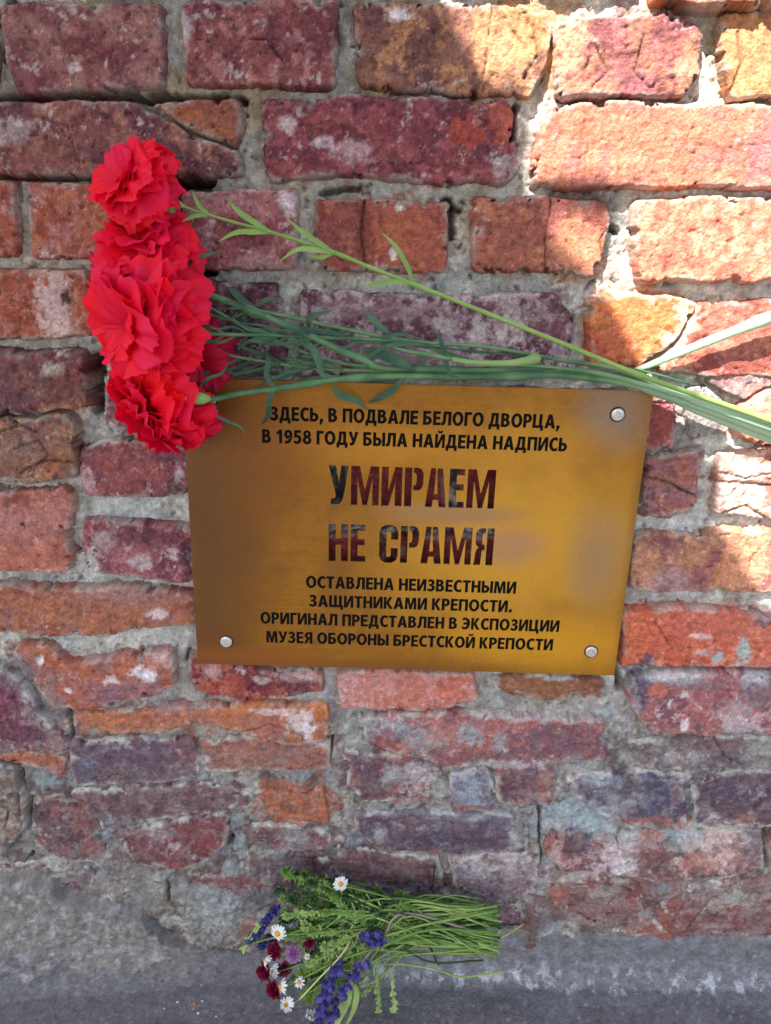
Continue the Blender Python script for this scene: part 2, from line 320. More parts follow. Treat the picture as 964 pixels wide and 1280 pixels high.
# bricks: outline in photo pixels, stand-out in mm, roughness in mm, three colours, lime bloom 0..1, extras
def B(poly, h, rough, c1, c2, c3, ef=.35, edge=4.0, tilt=(0, 0), lime=.5): 
    return dict(poly=poly, h=h, rough=rough, c=(c1, c2, c3), ef=ef, edge=edge, tilt=tilt, lime=lime)
RED=(150,80,78); DRED=(120,60,64); PINK=(178,118,112); ORG=(190,105,70); PUR=(112,68,80); MAU=(140,100,108); TAN=(205,150,105); BRN=(130,85,72); BLU=(105,92,118)
BR = [
 # strip above row one
 B([(822,-30),(1000,-30),(1000,10),(900,14),(840,9),(820,2)], 14,1.2,(190,115,75),(175,100,65),BRN,.2,3),
 B([(560,-60),(800,-60),(800,-14),(560,-16)], 0,1.5,ORG,RED,PINK,.4),
 B([(330,-60),(545,-60),(545,-12),(330,-12)], 0,1.5,ORG,RED,PINK,.4),
 B([(100,-60),(315,-60),(315,-12),(100,-12)], 0,1.5,PUR,RED,PINK,.4),
 # row one
 B([(-60,4),(-8,6),(-6,110),(-60,110)], 1,1.2,RED,PINK,DRED,.4),
 B([(4,6),(60,2),(200,3),(204,108),(100,113),(22,118),(8,72)], 3,1.1,(165,112,106),(140,84,84),DRED,.55,4.5),
 B([(226,4),(419,-2),(423,60),(421,108),(300,108),(236,107),(224,20)], 2,1.3,(150,82,80),(125,66,72),PINK,.5,5),
 B([(442,5),(560,3),(683,10),(689,40),(682,92),(660,122),(540,114),(446,109)], 1,1.6,(150,100,84),(122,78,74),(190,134,92),.35,5),
 B([(692,28),(760,16),(862,22),(876,48),(872,96),(855,118),(760,123),(700,120),(694,74)], 4,3.0,(165,98,88),(140,76,80),(200,132,92),.25,6),
 B([(898,22),(1000,6),(1000,124),(916,124),(903,70)], 3,2.2,(200,130,84),(180,98,66),(210,148,100),.25,5),
 # row two
 B([(-70,128),(150,127),(170,131),(215,152),(250,174),(300,187),(303,217),(120,217),(-70,216)], 3,1.2,(140,84,82),(112,66,74),(165,110,95),.5,5),
 B([(200,128),(296,126),(301,150),(301,182),(262,174),(232,158),(206,140)], 3,1.5,(150,88,72),(165,92,66),(130,70,66),.3,4,(.03,0)),
 B([(328,124),(400,121),(560,120),(632,122),(642,140),(637,160),(649,212),(636,231),(560,228),(490,226),(440,219),(332,226),(327,180)], 2,1.8,(140,70,76),(120,60,70),(160,85,88),.5,6),
 B([(690,130),(800,127),(1010,134),(1010,236),(800,235),(668,234),(664,212),(672,165)], 6,1.5,(206,132,104),(198,118,92),(182,110,100),.15,6),
 # row three
 B([(-60,225),(17,225),(21,318),(-60,320)], 1,.9,(170,90,70),(150,80,70),PINK,.25,3),
 B([(34,227),(160,229),(160,322),(37,322)], 1,.9,(185,110,85),(165,88,68),PINK,.3,3),
 B([(172,244),(226,240),(224,330),(175,330)], -3,2.0,(130,110,105),(120,70,70),MAU,.5,4),
 B([(228,242),(300,236),(371,236),(373,300),(370,336),(300,336),(252,336),(232,302)], 3,1.2,(170,100,102),(150,78,82),(185,130,130),.6,5),
 B([(394,249),(561,252),(559,300),(556,340),(400,337),(393,290)], 1,1.0,(165,88,72),(145,74,70),(180,105,78),.25,3,(-.02,0)),
 B([(592,248),(700,247),(756,252),(761,278),(744,346),(660,342),(588,337)], 3,1.3,(165,95,78),(150,84,74),(185,115,85),.2,3.5),
 B([(795,252),(880,247),(1010,250),(1010,340),(946,352),(880,352),(800,351),(788,302)], 8,1.6,(208,132,104),(196,112,90),(216,156,126),.15,6),
 # row four
 B([(-70,337),(60,336),(112,341),(119,420),(40,424),(-70,424)], 3,1.2,(178,98,72),(160,82,64),(185,120,100),.3,4),
 B([(130,345),(222,345),(222,440),(135,440)], 1,1.5,(150,80,76),DRED,PINK,.4,4),
 B([(238,352),(350,354),(354,440),(348,470),(240,470)], 0,1.4,(105,60,72),(88,50,62),(150,105,115),.55,4),
 B([(376,364),(480,366),(560,370),(640,368),(700,369),(716,398),(713,466),(372,468)], 1,1.3,(118,70,84),(100,56,68),(190,165,170),.85,4),
 B([(735,372),(800,369),(858,374),(868,381),(842,425),(800,460),(738,458)], 4,1.8,(196,98,52),(180,78,46),(205,128,74),.2,4),
 B([(872,379),(1020,376),(1020,470),(900,470),(812,462),(846,428)], 4,1.8,(176,96,78),(150,72,66),(192,122,98),.3,4),
 # row five
 B([(-70,436),(50,437),(106,440),(114,470),(112,510),(60,517),(-70,518)], 6,2.6,(125,80,78),(108,66,72),(150,92,78),.35,7),
 B([(136,462),(235,462),(235,540),(150,545),(128,528),(134,500)], 2,1.6,(120,72,80),DRED,MAU,.5,4),
 B([(250,486),(410,486),(410,556),(250,556)], -3,1.2,RED,DRED,PUR,.4,4),
 B([(430,486),(600,486),(600,556),(430,556)], -3,1.2,RED,DRED,PUR,.4,4),
 B([(620,486),(790,486),(790,560),(620,556)], -3,1.2,RED,DRED,PUR,.4,4),
 B([(806,494),(847,500),(849,540),(842,562),(805,564)], 0,1.4,(150,72,70),(170,84,66),DRED,.35,3),
 B([(856,486),(880,482),(904,500),(910,542),(866,552)], -1,2.2,(150,140,138),(130,118,120),(165,150,140),.3,4),
 B([(892,452),(1020,438),(1020,476),(955,485),(930,500),(885,480)], 1,2.2,(160,130,130),(140,105,110),PINK,.4,5),
 B([(914,538),(925,506),(960,488),(1020,480),(1020,552),(940,552)], 3,2.4,(225,150,120),(205,120,95),(230,175,150),.25,5),
 # row six
 B([(-70,524),(60,521),(92,522),(99,558),(96,596),(45,602),(-70,602)], 5,3.4,(145,105,90),(128,84,76),(175,120,85),.35,7),
 B([(102,558),(140,550),(236,556),(238,600),(233,620),(108,621),(100,590)], 3,1.3,(140,80,84),(160,88,82),(110,66,78),.6,4),
 B([(804,572),(850,566),(878,562),(873,606),(870,632),(840,646),(800,650)], 2,3.0,(150,96,92),(165,100,84),(135,90,102),.35,4),
 B([(897,568),(960,560),(1020,560),(1020,648),(930,646),(892,640)], 4,3.4,(215,165,145),(175,105,95),(225,190,175),.3,5),
 # behind the plaque
 B([(262,574),(412,574),(412,652),(262,652)], -3,1.2,(140,66,62),(120,50,52),RED,.2,4),
 B([(431,574),(557,574),(557,654),(431,654)], -2.5,1.0,(150,60,52),(130,48,46),RED,.15,4),
 B([(576,574),(782,574),(782,654),(576,654)], -2.5,1.0,(150,60,52),(130,48,46),RED,.15,4),
 # row seven
 B([(-70,613),(40,610),(80,609),(90,620),(86,712),(20,715),(-70,715)], 3,1.1,(178,112,104),(170,98,84),(188,120,100),.3,5),
 B([(101,650),(160,652),(246,659),(250,722),(235,727),(160,722),(112,714),(104,690)], 3,1.3,(150,84,88),(120,64,76),(175,115,115),.6,4),
 B([(262,667),(480,669),(480,748),(262,748)], -2.5,1.0,(150,60,52),(130,48,46),RED,.15,4),
 B([(498,669),(776,671),(776,748),(498,748)], -2.5,1.0,(150,60,52),(130,48,46),RED,.15,4),
 B([(790,668),(900,662),(1020,662),(1020,742),(900,740),(786,736)], 2,2.2,(180,125,100),(150,92,90),(195,140,105),.35,5),
 # row eight
 B([(-70,732),(120,733),(246,739),(249,776),(200,782),(140,792),(70,796),(-70,782)], 4,1.8,(175,108,78),(160,92,74),(150,105,100),.3,7),
 B([(262,768),(480,768),(480,828),(262,826)], -3,1.2,RED,DRED,PUR,.4,4),
 B([(498,768),(758,770),(758,828),(498,828)], -3,1.2,RED,DRED,PUR,.4,4),
 B([(777,762),(860,757),(930,768),(1020,766),(1020,832),(860,832),(774,829)], 5,1.8,(205,108,80),(195,92,66),(210,125,100),.25,5),
 # row nine
 B([(-70,826),(-5,826),(30,852),(52,890),(82,918),(92,938),(70,946),(-70,938)], 3,3.2,(130,78,95),(112,62,82),(140,125,125),.5,8,(0,0),.9),
 B([(18,806),(62,806),(84,826),(110,826),(216,812),(219,856),(180,868),(130,884),(66,886),(52,862),(44,838)], 4,2.2,(180,108,84),(170,96,72),(150,110,112),.4,6),
 B([(236,818),(300,832),(400,836),(403,864),(350,872),(300,877),(245,862),(236,845)], 2,2.0,(165,80,68),(130,58,62),(180,100,84),.5,4),
 B([(419,838),(500,836),(592,842),(600,872),(550,886),(480,886),(426,884)], 3,1.3,(200,122,104),(190,108,90),(205,150,145),.4,4),
 B([(612,850),(680,842),(757,850),(758,874),(690,876),(640,872)], -2,1.8,(150,100,70),(135,84,66),(165,115,90),.4,4,(0,0),.9),
 B([(790,846),(820,838),(1020,838),(1020,915),(880,916),(812,912),(790,890),(782,864)], 7,1.8,(165,102,100),(140,90,98),(180,115,108),.6,9),
 # row ten
 B([(92,892),(200,884),(300,878),(410,880),(413,924),(350,930),(292,912),(240,906),(200,916),(130,918)], 2,2.2,(192,112,78),(200,118,64),(170,100,84),.35,5),
 B([(252,926),(330,920),(412,930),(413,963),(256,965)], 0,1.6,(180,112,84),(165,96,78),MAU,.35,4,(0,0),.9),
 B([(86,928),(160,920),(246,922),(249,974),(180,980),(92,984)], 1,2.0,(118,88,105),(130,90,100),(105,100,120),.5,6,(0,0),.9),
 B([(-70,942),(20,941),(60,940),(84,946),(82,968),(60,966),(20,952),(-70,952)], 1,1.5,(205,100,45),(190,90,45),ORG,.2,4),
 B([(440,896),(540,888),(640,892),(755,898),(758,950),(640,953),(560,958),(505,944),(455,925)], 3,2.2,(165,105,102),(175,100,92),(130,95,108),.6,7,(0,0),.9),
 B([(784,922),(880,920),(1020,920),(1020,964),(880,966),(800,958)], 1,2.6,(130,112,112),(115,95,105),(165,160,150),.5,6,(0,0),.9),
 # row eleven
 B([(-70,962),(20,960),(34,1000),(36,1030),(10,1062),(-70,1075)], 5,3.6,(165,145,125),(140,118,104),(175,160,145),.4,6),
 B([(86,990),(180,984),(290,976),(322,998),(300,1018),(200,1024),(138,1020)], 0,2.2,(132,94,100),(120,82,92),(150,125,125),.55,7,(0,0),1.),
 B([(326,990),(352,986),(366,991),(402,985),(406,1000),(412,1028),(370,1028),(334,1022)], 0,.8,(205,112,48),(195,100,45),(190,95,50),.05,3,(0,0),.1),
 B([(428,938),(480,940),(548,944),(556,978),(520,998),(460,1000),(432,985)], 1,2.4,(130,88,98),(115,78,95),(185,130,120),.6,7,(0,0),1.),
 B([(562,966),(606,958),(620,990),(610,1010),(590,1006),(564,1002)], 1,1.6,(150,158,175),(140,140,160),(120,100,118),.5,5,(0,0),.9),
 B([(612,956),(650,950),(694,950),(692,1004),(640,1008),(622,1000)], 1,1.8,(130,90,100),(120,84,95),(190,120,105),.5,5,(0,0),.8),
 B([(706,966),(780,962),(856,964),(857,1040),(800,1036),(745,1018),(712,990)], 2,1.8,(95,86,115),(105,85,102),(150,140,150),.6,6,(0,0),.9),
 B([(864,962),(1020,964),(1020,1034),(930,1034),(866,1034)], 1,1.8,(108,84,102),(96,76,98),(130,100,105),.6,5,(0,0),.9),
 # row twelve
 B([(146,1040),(200,1028),(286,1014),(290,1040),(280,1062),(235,1086),(165,1080)], 1,2.4,(145,68,72),(125,62,72),(165,95,92),.5,7,(0,0),.9),
 B([(302,1034),(340,1030),(412,1040),(416,1062),(370,1066),(330,1060),(306,1046)], 0,1.6,(150,125,125),(150,90,90),(120,84,92),.5,5,(0,0),.9),
 B([(442,1016),(520,1012),(640,1018),(662,1040),(660,1068),(560,1066),(470,1058),(446,1042)], 2,2.0,(106,88,112),(112,80,98),(100,90,118),.6,8,(0,0),.8),
 B([(420,1052),(480,1064),(548,1070),(556,1112),(500,1116),(440,1098),(422,1080)], 1,2.4,(145,95,100),(130,90,98),(160,115,108),.5,6,(0,0),.9),
 B([(560,1070),(620,1066),(676,1060),(672,1118),(610,1122),(568,1110)], 2,2.0,(170,145,148),(135,95,110),(195,180,178),.8,6,(0,0),.8),
 B([(462,1100),(520,1112),(562,1116),(560,1138),(500,1142),(470,1130)], -1,2.0,(120,105,122),(110,88,105),MAU,.5,5,(0,0),.9),
 B([(678,1058),(690,1040),(730,1042),(800,1054),(860,1056),(930,1038),(956,1046),(955,1088),(890,1094),(830,1104),(780,1092),(700,1086)], 4,2.4,(170,105,98),(130,80,90),(205,150,140),.75,8),
 B([(960,1040),(1020,1036),(1020,1090),(962,1088)], 2,1.8,(190,120,90),RED,MAU,.4,4),
 # row thirteen
 B([(680,1104),(740,1096),(800,1104),(808,1140),(840,1170),(790,1172),(700,1150)], 0,3.0,(150,98,94),(165,88,72),(150,120,115),.5,7,(0,0),1.),
 B([(822,1128),(862,1108),(900,1100),(1020,1092),(1020,1168),(900,1174),(846,1172)], 1,3.0,(150,110,108),(160,84,76),(165,150,142),.55,7,(0,0),1.),
 B([(566,1126),(640,1122),(668,1134),(664,1168),(566,1168)], -3,2.2,(140,100,110),MAU,PUR,.5,6,(0,0),1.),
 B([(-70,1084),(40,1078),(120,1090),(110,1120),(-70,1110)], -3,2.2,MAU,PUR,(150,140,135),.5,6,(0,0),1.),
 B([(40,1000),(76,990),(128,1028),(140,1078),(90,1080),(40,1060)], -1,2.6,(128,92,98),(150,90,86),(110,90,100),.5,8,(0,0),1.),
 B([(232,1092),(262,1094),(312,1108),(322,1122),(300,1122),(240,1104)], 0,1.6,(150,66,68),DRED,RED,.3,4,(0,0),.5),
 B([(330,1072),(415,1074),(455,1096),(455,1150),(340,1140)], -2,2.2,(120,95,108),PUR,MAU,.5,6,(0,0),1.),
]
# cracks: polyline in px, half width mm, depth mm
CRACK = [
 ([(304,45),(335,50),(352,72),(358,82)],.7,2),([(248,30),(247,50),(262,54)],.6,1.5),
 ([(618,5),(610,60),(606,110)],.6,3),([(688,246),(682,300),(680,342)],.7,3),([(455,250),(450,295),(458,338)],1.2,3),
 ([(728,220),(733,170)],.4,1),([(755,344),(748,300),(758,285)],.7,2.5),
 ([(800,592),(835,603),(880,622)],1.0,5),([(890,601),(964,607),(1010,612)],1.4,4),([(900,640),(930,632),(964,650)],1.2,4),
 ([(897,590),(930,598),(964,590)],1.0,3),
 ([(100,200),(85,160),(60,150)],.5,1),([(22,560),(50,548),(60,565),(40,590)],1.0,3),([(0,540),(30,530),(48,538)],.9,3),([(30,590),(60,572),(95,575)],1.2,4),
 ([(0,990),(25,985),(28,1010)],1.0,4),([(0,1000),(12,1010),(8,1030)],1.0,4),
 ([(300,915),(340,905),(380,920)],.8,3),([(270,860),(250,835)],.6,2),([(310,862),(330,845)],.6,2),
 ([(20,440),(30,433),(100,436)],.8,3),([(545,1075),(540,1110)],.7,3),
 ([(920,1105),(880,1130),(855,1168)],1.0,4),([(780,1110),(800,1120),(812,1150)],1.2,4),
 ([(940,690),(925,728)],.8,2),([(815,775),(840,810)],.6,1.5),([(893,920),(905,945),(925,955)],.8,3),
 ([(860,290),(900,300),(930,288)],.4,1),([(850,180),(900,186),(960,180)],.4,.8),([(745,60),(760,90),(740,110)],.8,2.5),
 ([(800,50),(790,90),(810,110)],.8,2.5),([(920,40),(925,80),(915,110)],1.0,3),([(665,30),(670,70),(655,100)],1.0,2.5),
 ([(640,40),(655,60)],.9,2),([(85,1000),(120,1020),(130,1050)],1.,4),
]
# holes in the joints (deep, dark): polyline px, half width mm, depth mm
HOLE = [
 ([(-60,1098),(0,1100),(60,1102),(78,1116),(110,1127),(150,1133),(185,1146),(212,1168)],2.0,12),([(560,1132),(585,1134)],3,18),
 ([(-60,121),(60,122),(190,120),(300,123)],3.0,38),([(-60,219),(60,220),(150,220)],2.6,40),([(196,224),(255,224)],6.5,45),
 ([(400,240),(450,233)],2.0,18),([(118,452),(114,478),(117,512)],5.5,45),([(246,342),(262,340)],4.5,35),([(562,250),(566,296)],2.6,16),
 ([(700,123),(790,124)],1.6,18),([(645,130),(640,172)],2.4,20),([(540,118),(600,116)],1.4,14),([(800,834),(870,833)],1.8,15),
 ([(773,835),(778,868)],2.6,20),([(86,688),(92,692)],3.5,18),([(8,0),(4,70)],3.0,25),([(415,926),(411,948)],2.2,20),
 ([(236,818),(232,830)],2.4,18),([(420,1108),(460,1098)],2.2,18),([(558,1132),(590,1128)],2.2,18),([(40,1068),(30,1090),(70,1102),(78,1120)],1.4,10),
 ([(290,1050),(287,1060)],2.5,20),([(210,1100),(212,1128)],1.4,10),([(958,1038),(957,1075)],2.0,18),([(675,1010),(676,1075)],1.6,14),([(555,250),(575,262)],1.8,14),
 ([(760,280),(775,290)],2.0,14),([(85,890),(90,930)],1.6,10),([(0,952),(20,960),(36,1000),(38,1036)],1.8,14),([(500,120),(560,119)],1.0,10),
]
for L in (CRACK, HOLE):
    for i, (pl, w, d) in enumerate(L): L[i] = (wallxy(pl), w/1000, d/1000)
LIME = lin((196,192,182)); LIME2 = lin((160,158,150)); PINKW = lin((208,188,184))

wall = empty('brick_wall', (0, 0, 0), 'old weathered red brick wall with uneven lime mortar joints behind the brass plaque', 'brick wall')
STEP = 0.00125
brick_cover = []     # (inset polygon) used to cut hidden mortar
def build_brick(b, i, STEP=STEP, poly=None, join=None):
    if poly is None: poly = wallxy(b['poly'])
    e0 = b['edge']/1000
    ins = inset(poly, e0*0.9)
    brick_cover.append(inset(poly, 0.013))
    mn = poly.min(0)-0.006; mx = poly.max(0)+0.006
    nx = int((mx[0]-mn[0])/STEP)+2; ny = int((mx[1]-mn[1])/STEP)+2
    gx, gz = np.meshgrid(np.linspace(mn[0], mx[0], nx), np.linspace(mn[1], mx[1], ny))
    X = gx.ravel(); Z = gz.ravel()
    sd0 = (i*7) % 97
    rf = b['rough']/1000
    wx = 0.00055*fbm(X, Z, 0.006, 4, 3, .65)+0.0016*fbm(X, Z, 0.04, 2, 8); wz = 0.00055*fbm(X, Z, 0.006, 4, 5, .65)+0.0016*fbm(X, Z, 0.04, 2, 9)
    k = 1.0+min(b['rough'], 3)*0.35
    sd = poly_sd(ins, X+wx*k, Z+wz*k) + e0*0.9
    sd = sd - sstep(.30, .62, fbm(X, Z, 0.016, 4, sd0+2, .6))*0.0026*k        # chipped corners
    re = e0*0.48*(1.0+0.7*fbm(X, Z, 0.03, 3, sd0))
    e = np.clip(sd/np.maximum(re, 0.001), 0, 1)
    cx, cz = X.mean(), Z.mean()
    h = b['h']/1000 + (X-cx)*b['tilt'][0] + (Z-cz)*b['tilt'][1]
    hb = fbm(X, Z, 0.05, 2, sd0+4)*rf*0.7
    hr = fbm(X, Z, 0.016, 6, sd0+5, 0.58)
    hrid = 1-np.abs(fbm(X, Z, 0.022, 4, sd0+6))*2.2
    terr = np.floor((fbm(X, Z, 0.028, 3, sd0+8)+1)*3.0)/3.0 - 1        # flaked-off layers
    h = h + hb + hr*rf*0.62 + fbm(X, Z, 0.0045, 3, sd0+41, .7)*(0.00022+rf*0.10) + np.where(rf > 0.0015, np.clip(hrid, -1, 1)*rf*0.35, 0) + terr*rf*0.55
    pit = sstep(.62, .80, fbm(X, Z, 0.0065, 2, sd0+9))*0.0014
    h = h-pit
    h = h - re*0.85*(1-np.sqrt(np.maximum(0, 1-(1-e)**2)))
    h = np.where(sd < 0, h+sd*7.0, h)
    crk = np.zeros_like(X)
    for (pl, w, d) in CRACK:
        if pl[:, 0].max() < mn[0] or pl[:, 0].min() > mx[0] or pl[:, 1].max() < mn[1] or pl[:, 1].min() > mx[1]: continue
        dd = line_d(pl, X+wx*1.2, Z+wz*1.2)
        g = np.clip(1-dd/(w*1.6), 0, 1); h = h-g*d; crk = np.maximum(crk, g)
    # colours
    c1, c2, c3 = [lin(c) for c in b['c']]
    n1 = fbm(X, Z, 0.035, 4, sd0+11); n2 = fbm(X, Z, 0.022, 5, sd0+12, .6); n3 = fbm(X, Z, 0.009, 5, sd0+13, .65)
    w1 = sstep(-.25, .25, n1)[:, None]; C = c1*(1-w1)+c2*w1
    w2 = (sstep(0.0, .4, n2+0.35*n3)*0.85)[:, None]; C = C*(1-w2)+c3*w2
    C = C*(1+0.30*n3[:, None])
    fine = fbm(X, Z, 0.0045, 4, sd0+15, .7)
    th = 0.68-b['ef']*0.60
    we = (sstep(th, th+.22, fbm(X, Z, 0.020, 5, sd0+14, .68)+0.35*fine)*0.62)[:, None]
    C = C*(1-we)+PINKW*we
    wsp = (sstep(.50, .62, fbm(X, Z, 0.0055, 3, sd0+17, .6))*0.22*min(1, b['ef']*1.6))[:, None]
    C = C*(1-wsp)+lin((222,206,200))*wsp
    wd = (sstep(.35, .65, fbm(X, Z, 0.008, 4, sd0+18, .6))*0.55)[:, None]
    C = C*(1-wd)+C*0.42*wd
    C = apply_patches(X, Z, np.clip(C, 0.004, 0.9))
    C = C*(1+0.25*fine[:, None])
    lz = sstep(P(0, 850).z, P(0, 980).z, Z)
    g = C.mean(1, keepdims=True); C = C*(1-.12*lz[:, None]) + g*.12*lz[:, None]
    wf = (lz*sstep(-.15, .45, fbm(X, Z, .03, 5, sd0+51, .66))*.38)[:, None]; C = C*(1-wf)+lin((132,104,100))*wf
    wf = (lz*sstep(.10, .40, fbm(X, Z, .016, 5, sd0+52, .68))*.40)[:, None]; C = C*(1-wf)+lin((156,148,144))*wf
    wf = (lz*sstep(.15, .45, fbm(X, Z, .02, 4, sd0+53, .66))*.45)[:, None]; C = C*(1-wf)+lin((82,58,62))*wf
    C = C*(1-.16*lz[:, None])
    g = C.mean(1, keepdims=True); C = (C*.96 + g*.04)*1.03
    # mortar left on the arrises
    wl = b['lime']*sstep(0.0055*(0.4+b['lime']), 0.0, sd + 0.004*fbm(X, Z, 0.012, 4, 31))*sstep(-.35, .25, fbm(X, Z, 0.03, 3, 33))
    wl = np.clip(wl, 0, 1)[:, None]
    C = C*(1-wl)+LIME*wl*0.95
    C = C*(1-0.5*crk[:, None])
    C = np.clip(C, 0.004, 0.85)
    o = Vector((cx, 0, cz))
    V = np.stack([X-cx, -h, Z-cz], -1)
    Q = grid_quads(nx, ny)
    keep = h[Q].max(1) > -0.040
    keep &= sd[Q].max(1) > -0.012
    V, Q, C = compact(V, Q[keep], C)
    if join is not None:
        join.append((V+np.array([cx, 0, cz]), Q, C)); return
    me = npmesh('brick', V, Q, C)
    ob = link('brick', me, M_BRICK, wall); ob.location = o
    return ob
for i, b in enumerate(BR): build_brick(b, i)

# ---- mortar bed (one sheet between the bricks)
def mortar(name, x0, x1, z0, z1, st, kind=None):
    nx = int((x1-x0)/st); ny = int((z1-z0)/st)
    gx, gz = np.meshgrid(np.linspace(x0, x1, nx), np.linspace(z0, z1, ny))
    X = gx.ravel(); Z = gz.ravel()
    low = sstep(P(0, 800).z, P(0, 930).z, Z)            # towards the foot the joints are flush and smeared
    lowest = sstep(P(0, 1060).z, P(0, 1130).z, Z)
    base = -0.0088 + 0.0062*low + 0.0030*lowest
    wx = 0.003*fbm(X, Z, 0.012, 3, 63); wz = 0.003*fbm(X, Z, 0.012, 3, 65)
    h = base + 0.0030*fbm(X, Z, 0.022, 4, 60, .55) + 0.0022*fbm(X, Z, 0.006, 4, 61, .65) + 0.0040*low*fbm(X, Z, 0.05, 3, 62)
    terr = np.floor((fbm(X+wx, Z+wz, 0.025, 3, 68)+1)*3)/3-1
    h += terr*0.0022
    hole = np.zeros_like(X)
    for (pl, w, d) in HOLE:
        dd = line_d(pl, X+wx*.6, Z+wz*.6)
        g = sstep(w*1.35, w*0.7, dd); h = h-g*d; hole = np.maximum(hole, g)
    h = h - sstep(.62, .75, fbm(X, Z, 0.010, 3, 70))*0.006*(1-low*.5)
    c1 = lin((218,214,204)); c2 = lin((186,180,170)); c3 = lin((184,192,194)); c4 = lin((200,182,150))
    n1 = fbm(X, Z, 0.04, 4, 71); n2 = fbm(X, Z, 0.012, 5, 72, .6); n3 = fbm(X, Z, 0.07, 3, 73)
    C = c1[None]*(1-sstep(-.2, .4, n1)[:, None]) + c2[None]*sstep(-.2, .4, n1)[:, None]
    w = (sstep(0, .35, n3)*(0.35+0.55*low))[:, None]; C = C*(1-w)+c3*w
    up = sstep(P(0, 420).z, P(0, 120).z, Z)
    w = (sstep(-.05, .35, fbm(X, Z, 0.05, 4, 74))*0.7*up)[:, None]; C = C*(1-w)+c4*w
    w = (lowest*sstep(-.3, .3, fbm(X, Z, 0.05, 4, 76))*.65)[:, None]; C = C*(1-w)+lin((138,118,116))*w
    w = (low*sstep(-.02, .30, fbm(X, Z, 0.022, 5, 77, .62))*.72)[:, None]; C = C*(1-w)+lin((132,92,88))*w
    C = C*(1+0.35*n2[:, None])
    C = C*(1-.42*low[:, None])
    # brick dust and stain beside the bricks
    C = apply_patches(X, Z, np.clip(C, .01, .9), 50)
    C = C*(1-hole[:, None]*0.55)
    C = np.clip(C*(1+.2*fbm(X, Z, .0045, 3, 78)[:, None]), 0.01, 0.8)
    V = np.stack([X, -h, Z], -1)
    Q = grid_quads(nx, ny)
    hid = np.zeros(len(X), bool)
    for pc in brick_cover:
        if len(pc) < 3: continue
        mn = pc.min(0); mx_ = pc.max(0)
        m_ = np.where((X > mn[0]) & (X < mx_[0]) & (Z > mn[1]) & (Z < mx_[1]))[0]
        if len(m_): hid[m_] |= poly_sd(pc, X[m_], Z[m_]) > 0
    Q = Q[~hid[Q].all(1)]
    V, Q, C = compact(V, Q, C)
    link(name, npmesh(name, V, Q, C), M_MORTAR, wall)
MX0 = min(P(-75, 0).x-0.02, P(-75, 1200).x); MX1 = max(P(1030, 1200).x+0.04, P(1030, 0).x); MZ0, MZ1 = -0.02, P(0, -60).z
WX, WZ = 1.30, 1.95          # half width and height of the piece of wall that is built
def outer_bricks():
    rs = random.Random(5); J = []
    pal = [(RED, DRED, PINK), (ORG, RED, PINK), (PUR, DRED, MAU), (RED, (165,98,80), DRED), (PINK, RED, ORG), (BRN, RED, MAU)]
    def one(xa, xb, za, zb):
        j = lambda: rs.uniform(-.003, .003)
        poly = np.array([(xa+j(), za+j()), ((xa+xb)/2, za+j()), (xb+j(), za+j()), (xb+j(), zb+j()), ((xa+xb)/2, zb+j()), (xa+j(), zb+j())])
        c = rs.choice(pal)
        build_brick(B(None, rs.uniform(0, 4), rs.uniform(1.2, 2.4), c[0], c[1], c[2], rs.uniform(.25, .55), rs.uniform(4, 6), (0, 0), .6), rs.randrange(90), .0048, poly, J)
    def width(): return rs.choice([.125, .13, .19, .2])
    for b in list(BR):
        p = wallxy(b['poly']); px = [q[0] for q in b['poly']]
        za, zb = p[:, 1].min()+.003, p[:, 1].max()-.003
        if zb-za > .085 or zb-za < .03 or min(q[1] for q in b['poly']) < -20: continue
        if min(px) <= -50:
            x = p[:, 0].min()-.012
            while x > -WX+.05: w = width(); one(max(x-w, -WX), x, za, zb); x -= w+.012
        if max(px) >= 1000:
            x = p[:, 0].max()+.012
            while x < WX-.05: w = width(); one(x, min(x+w, WX), za, zb); x += w+.012
    z = P(0, -16).z+.012; row = 0
    tops = [wallxy(b['poly']) for b in BR if min(q[1] for q in b['poly']) < -20]
    while z+.06 < WZ:
        x = -WX+(row % 2)*-.06
        while x < WX-.04:
            w = width(); xa, xb = max(x, -WX), min(x+w, WX); x += w+.012
            if row == 0 and any(xa < t[:, 0].max()+.008 and xb > t[:, 0].min()-.008 for t in tops): continue
            if xb-xa > .04: one(xa, xb, z, z+.0585)
        z += .0705; row += 1
    V, Q, C, n = [], [], [], 0
    for v, q, c in J: V.append(v); Q.append(q+n); C.append(c); n += len(v)
    o = link('brickwork', npmesh('brickwork', np.concatenate(V), np.concatenate(Q), np.concatenate(C)), M_BRICK, wall); o['kind'] = 'stuff'
    x0, x1, y0, y1, z0, z1 = -WX, WX, 0.05, 0.5, -0.05, WZ
    V = np.array([(x0,y0,z0),(x1,y0,z0),(x1,y1,z0),(x0,y1,z0),(x0,y0,z1),(x1,y0,z1),(x1,y1,z1),(x0,y1,z1)])
    Q = np.array([(0,1,5,4),(1,2,6,5),(2,3,7,6),(3,0,4,7),(4,5,6,7),(3,2,1,0)])
    link('core', npmesh('core', V, Q, np.repeat(lin((110,98,90))[None], 8, 0), False), M_MORTAR, wall)
outer_bricks()
mortar('mortar', MX0, MX1, MZ0, MZ1, .0017)
mortar('outer_mortar', -WX, MX0+.0006, -.02, MZ1, .006)
mortar('outer_mortar', MX1-.0006, WX, -.02, MZ1, .006)
mortar('outer_mortar', -WX, WX, MZ1-.0006, WZ, .006)

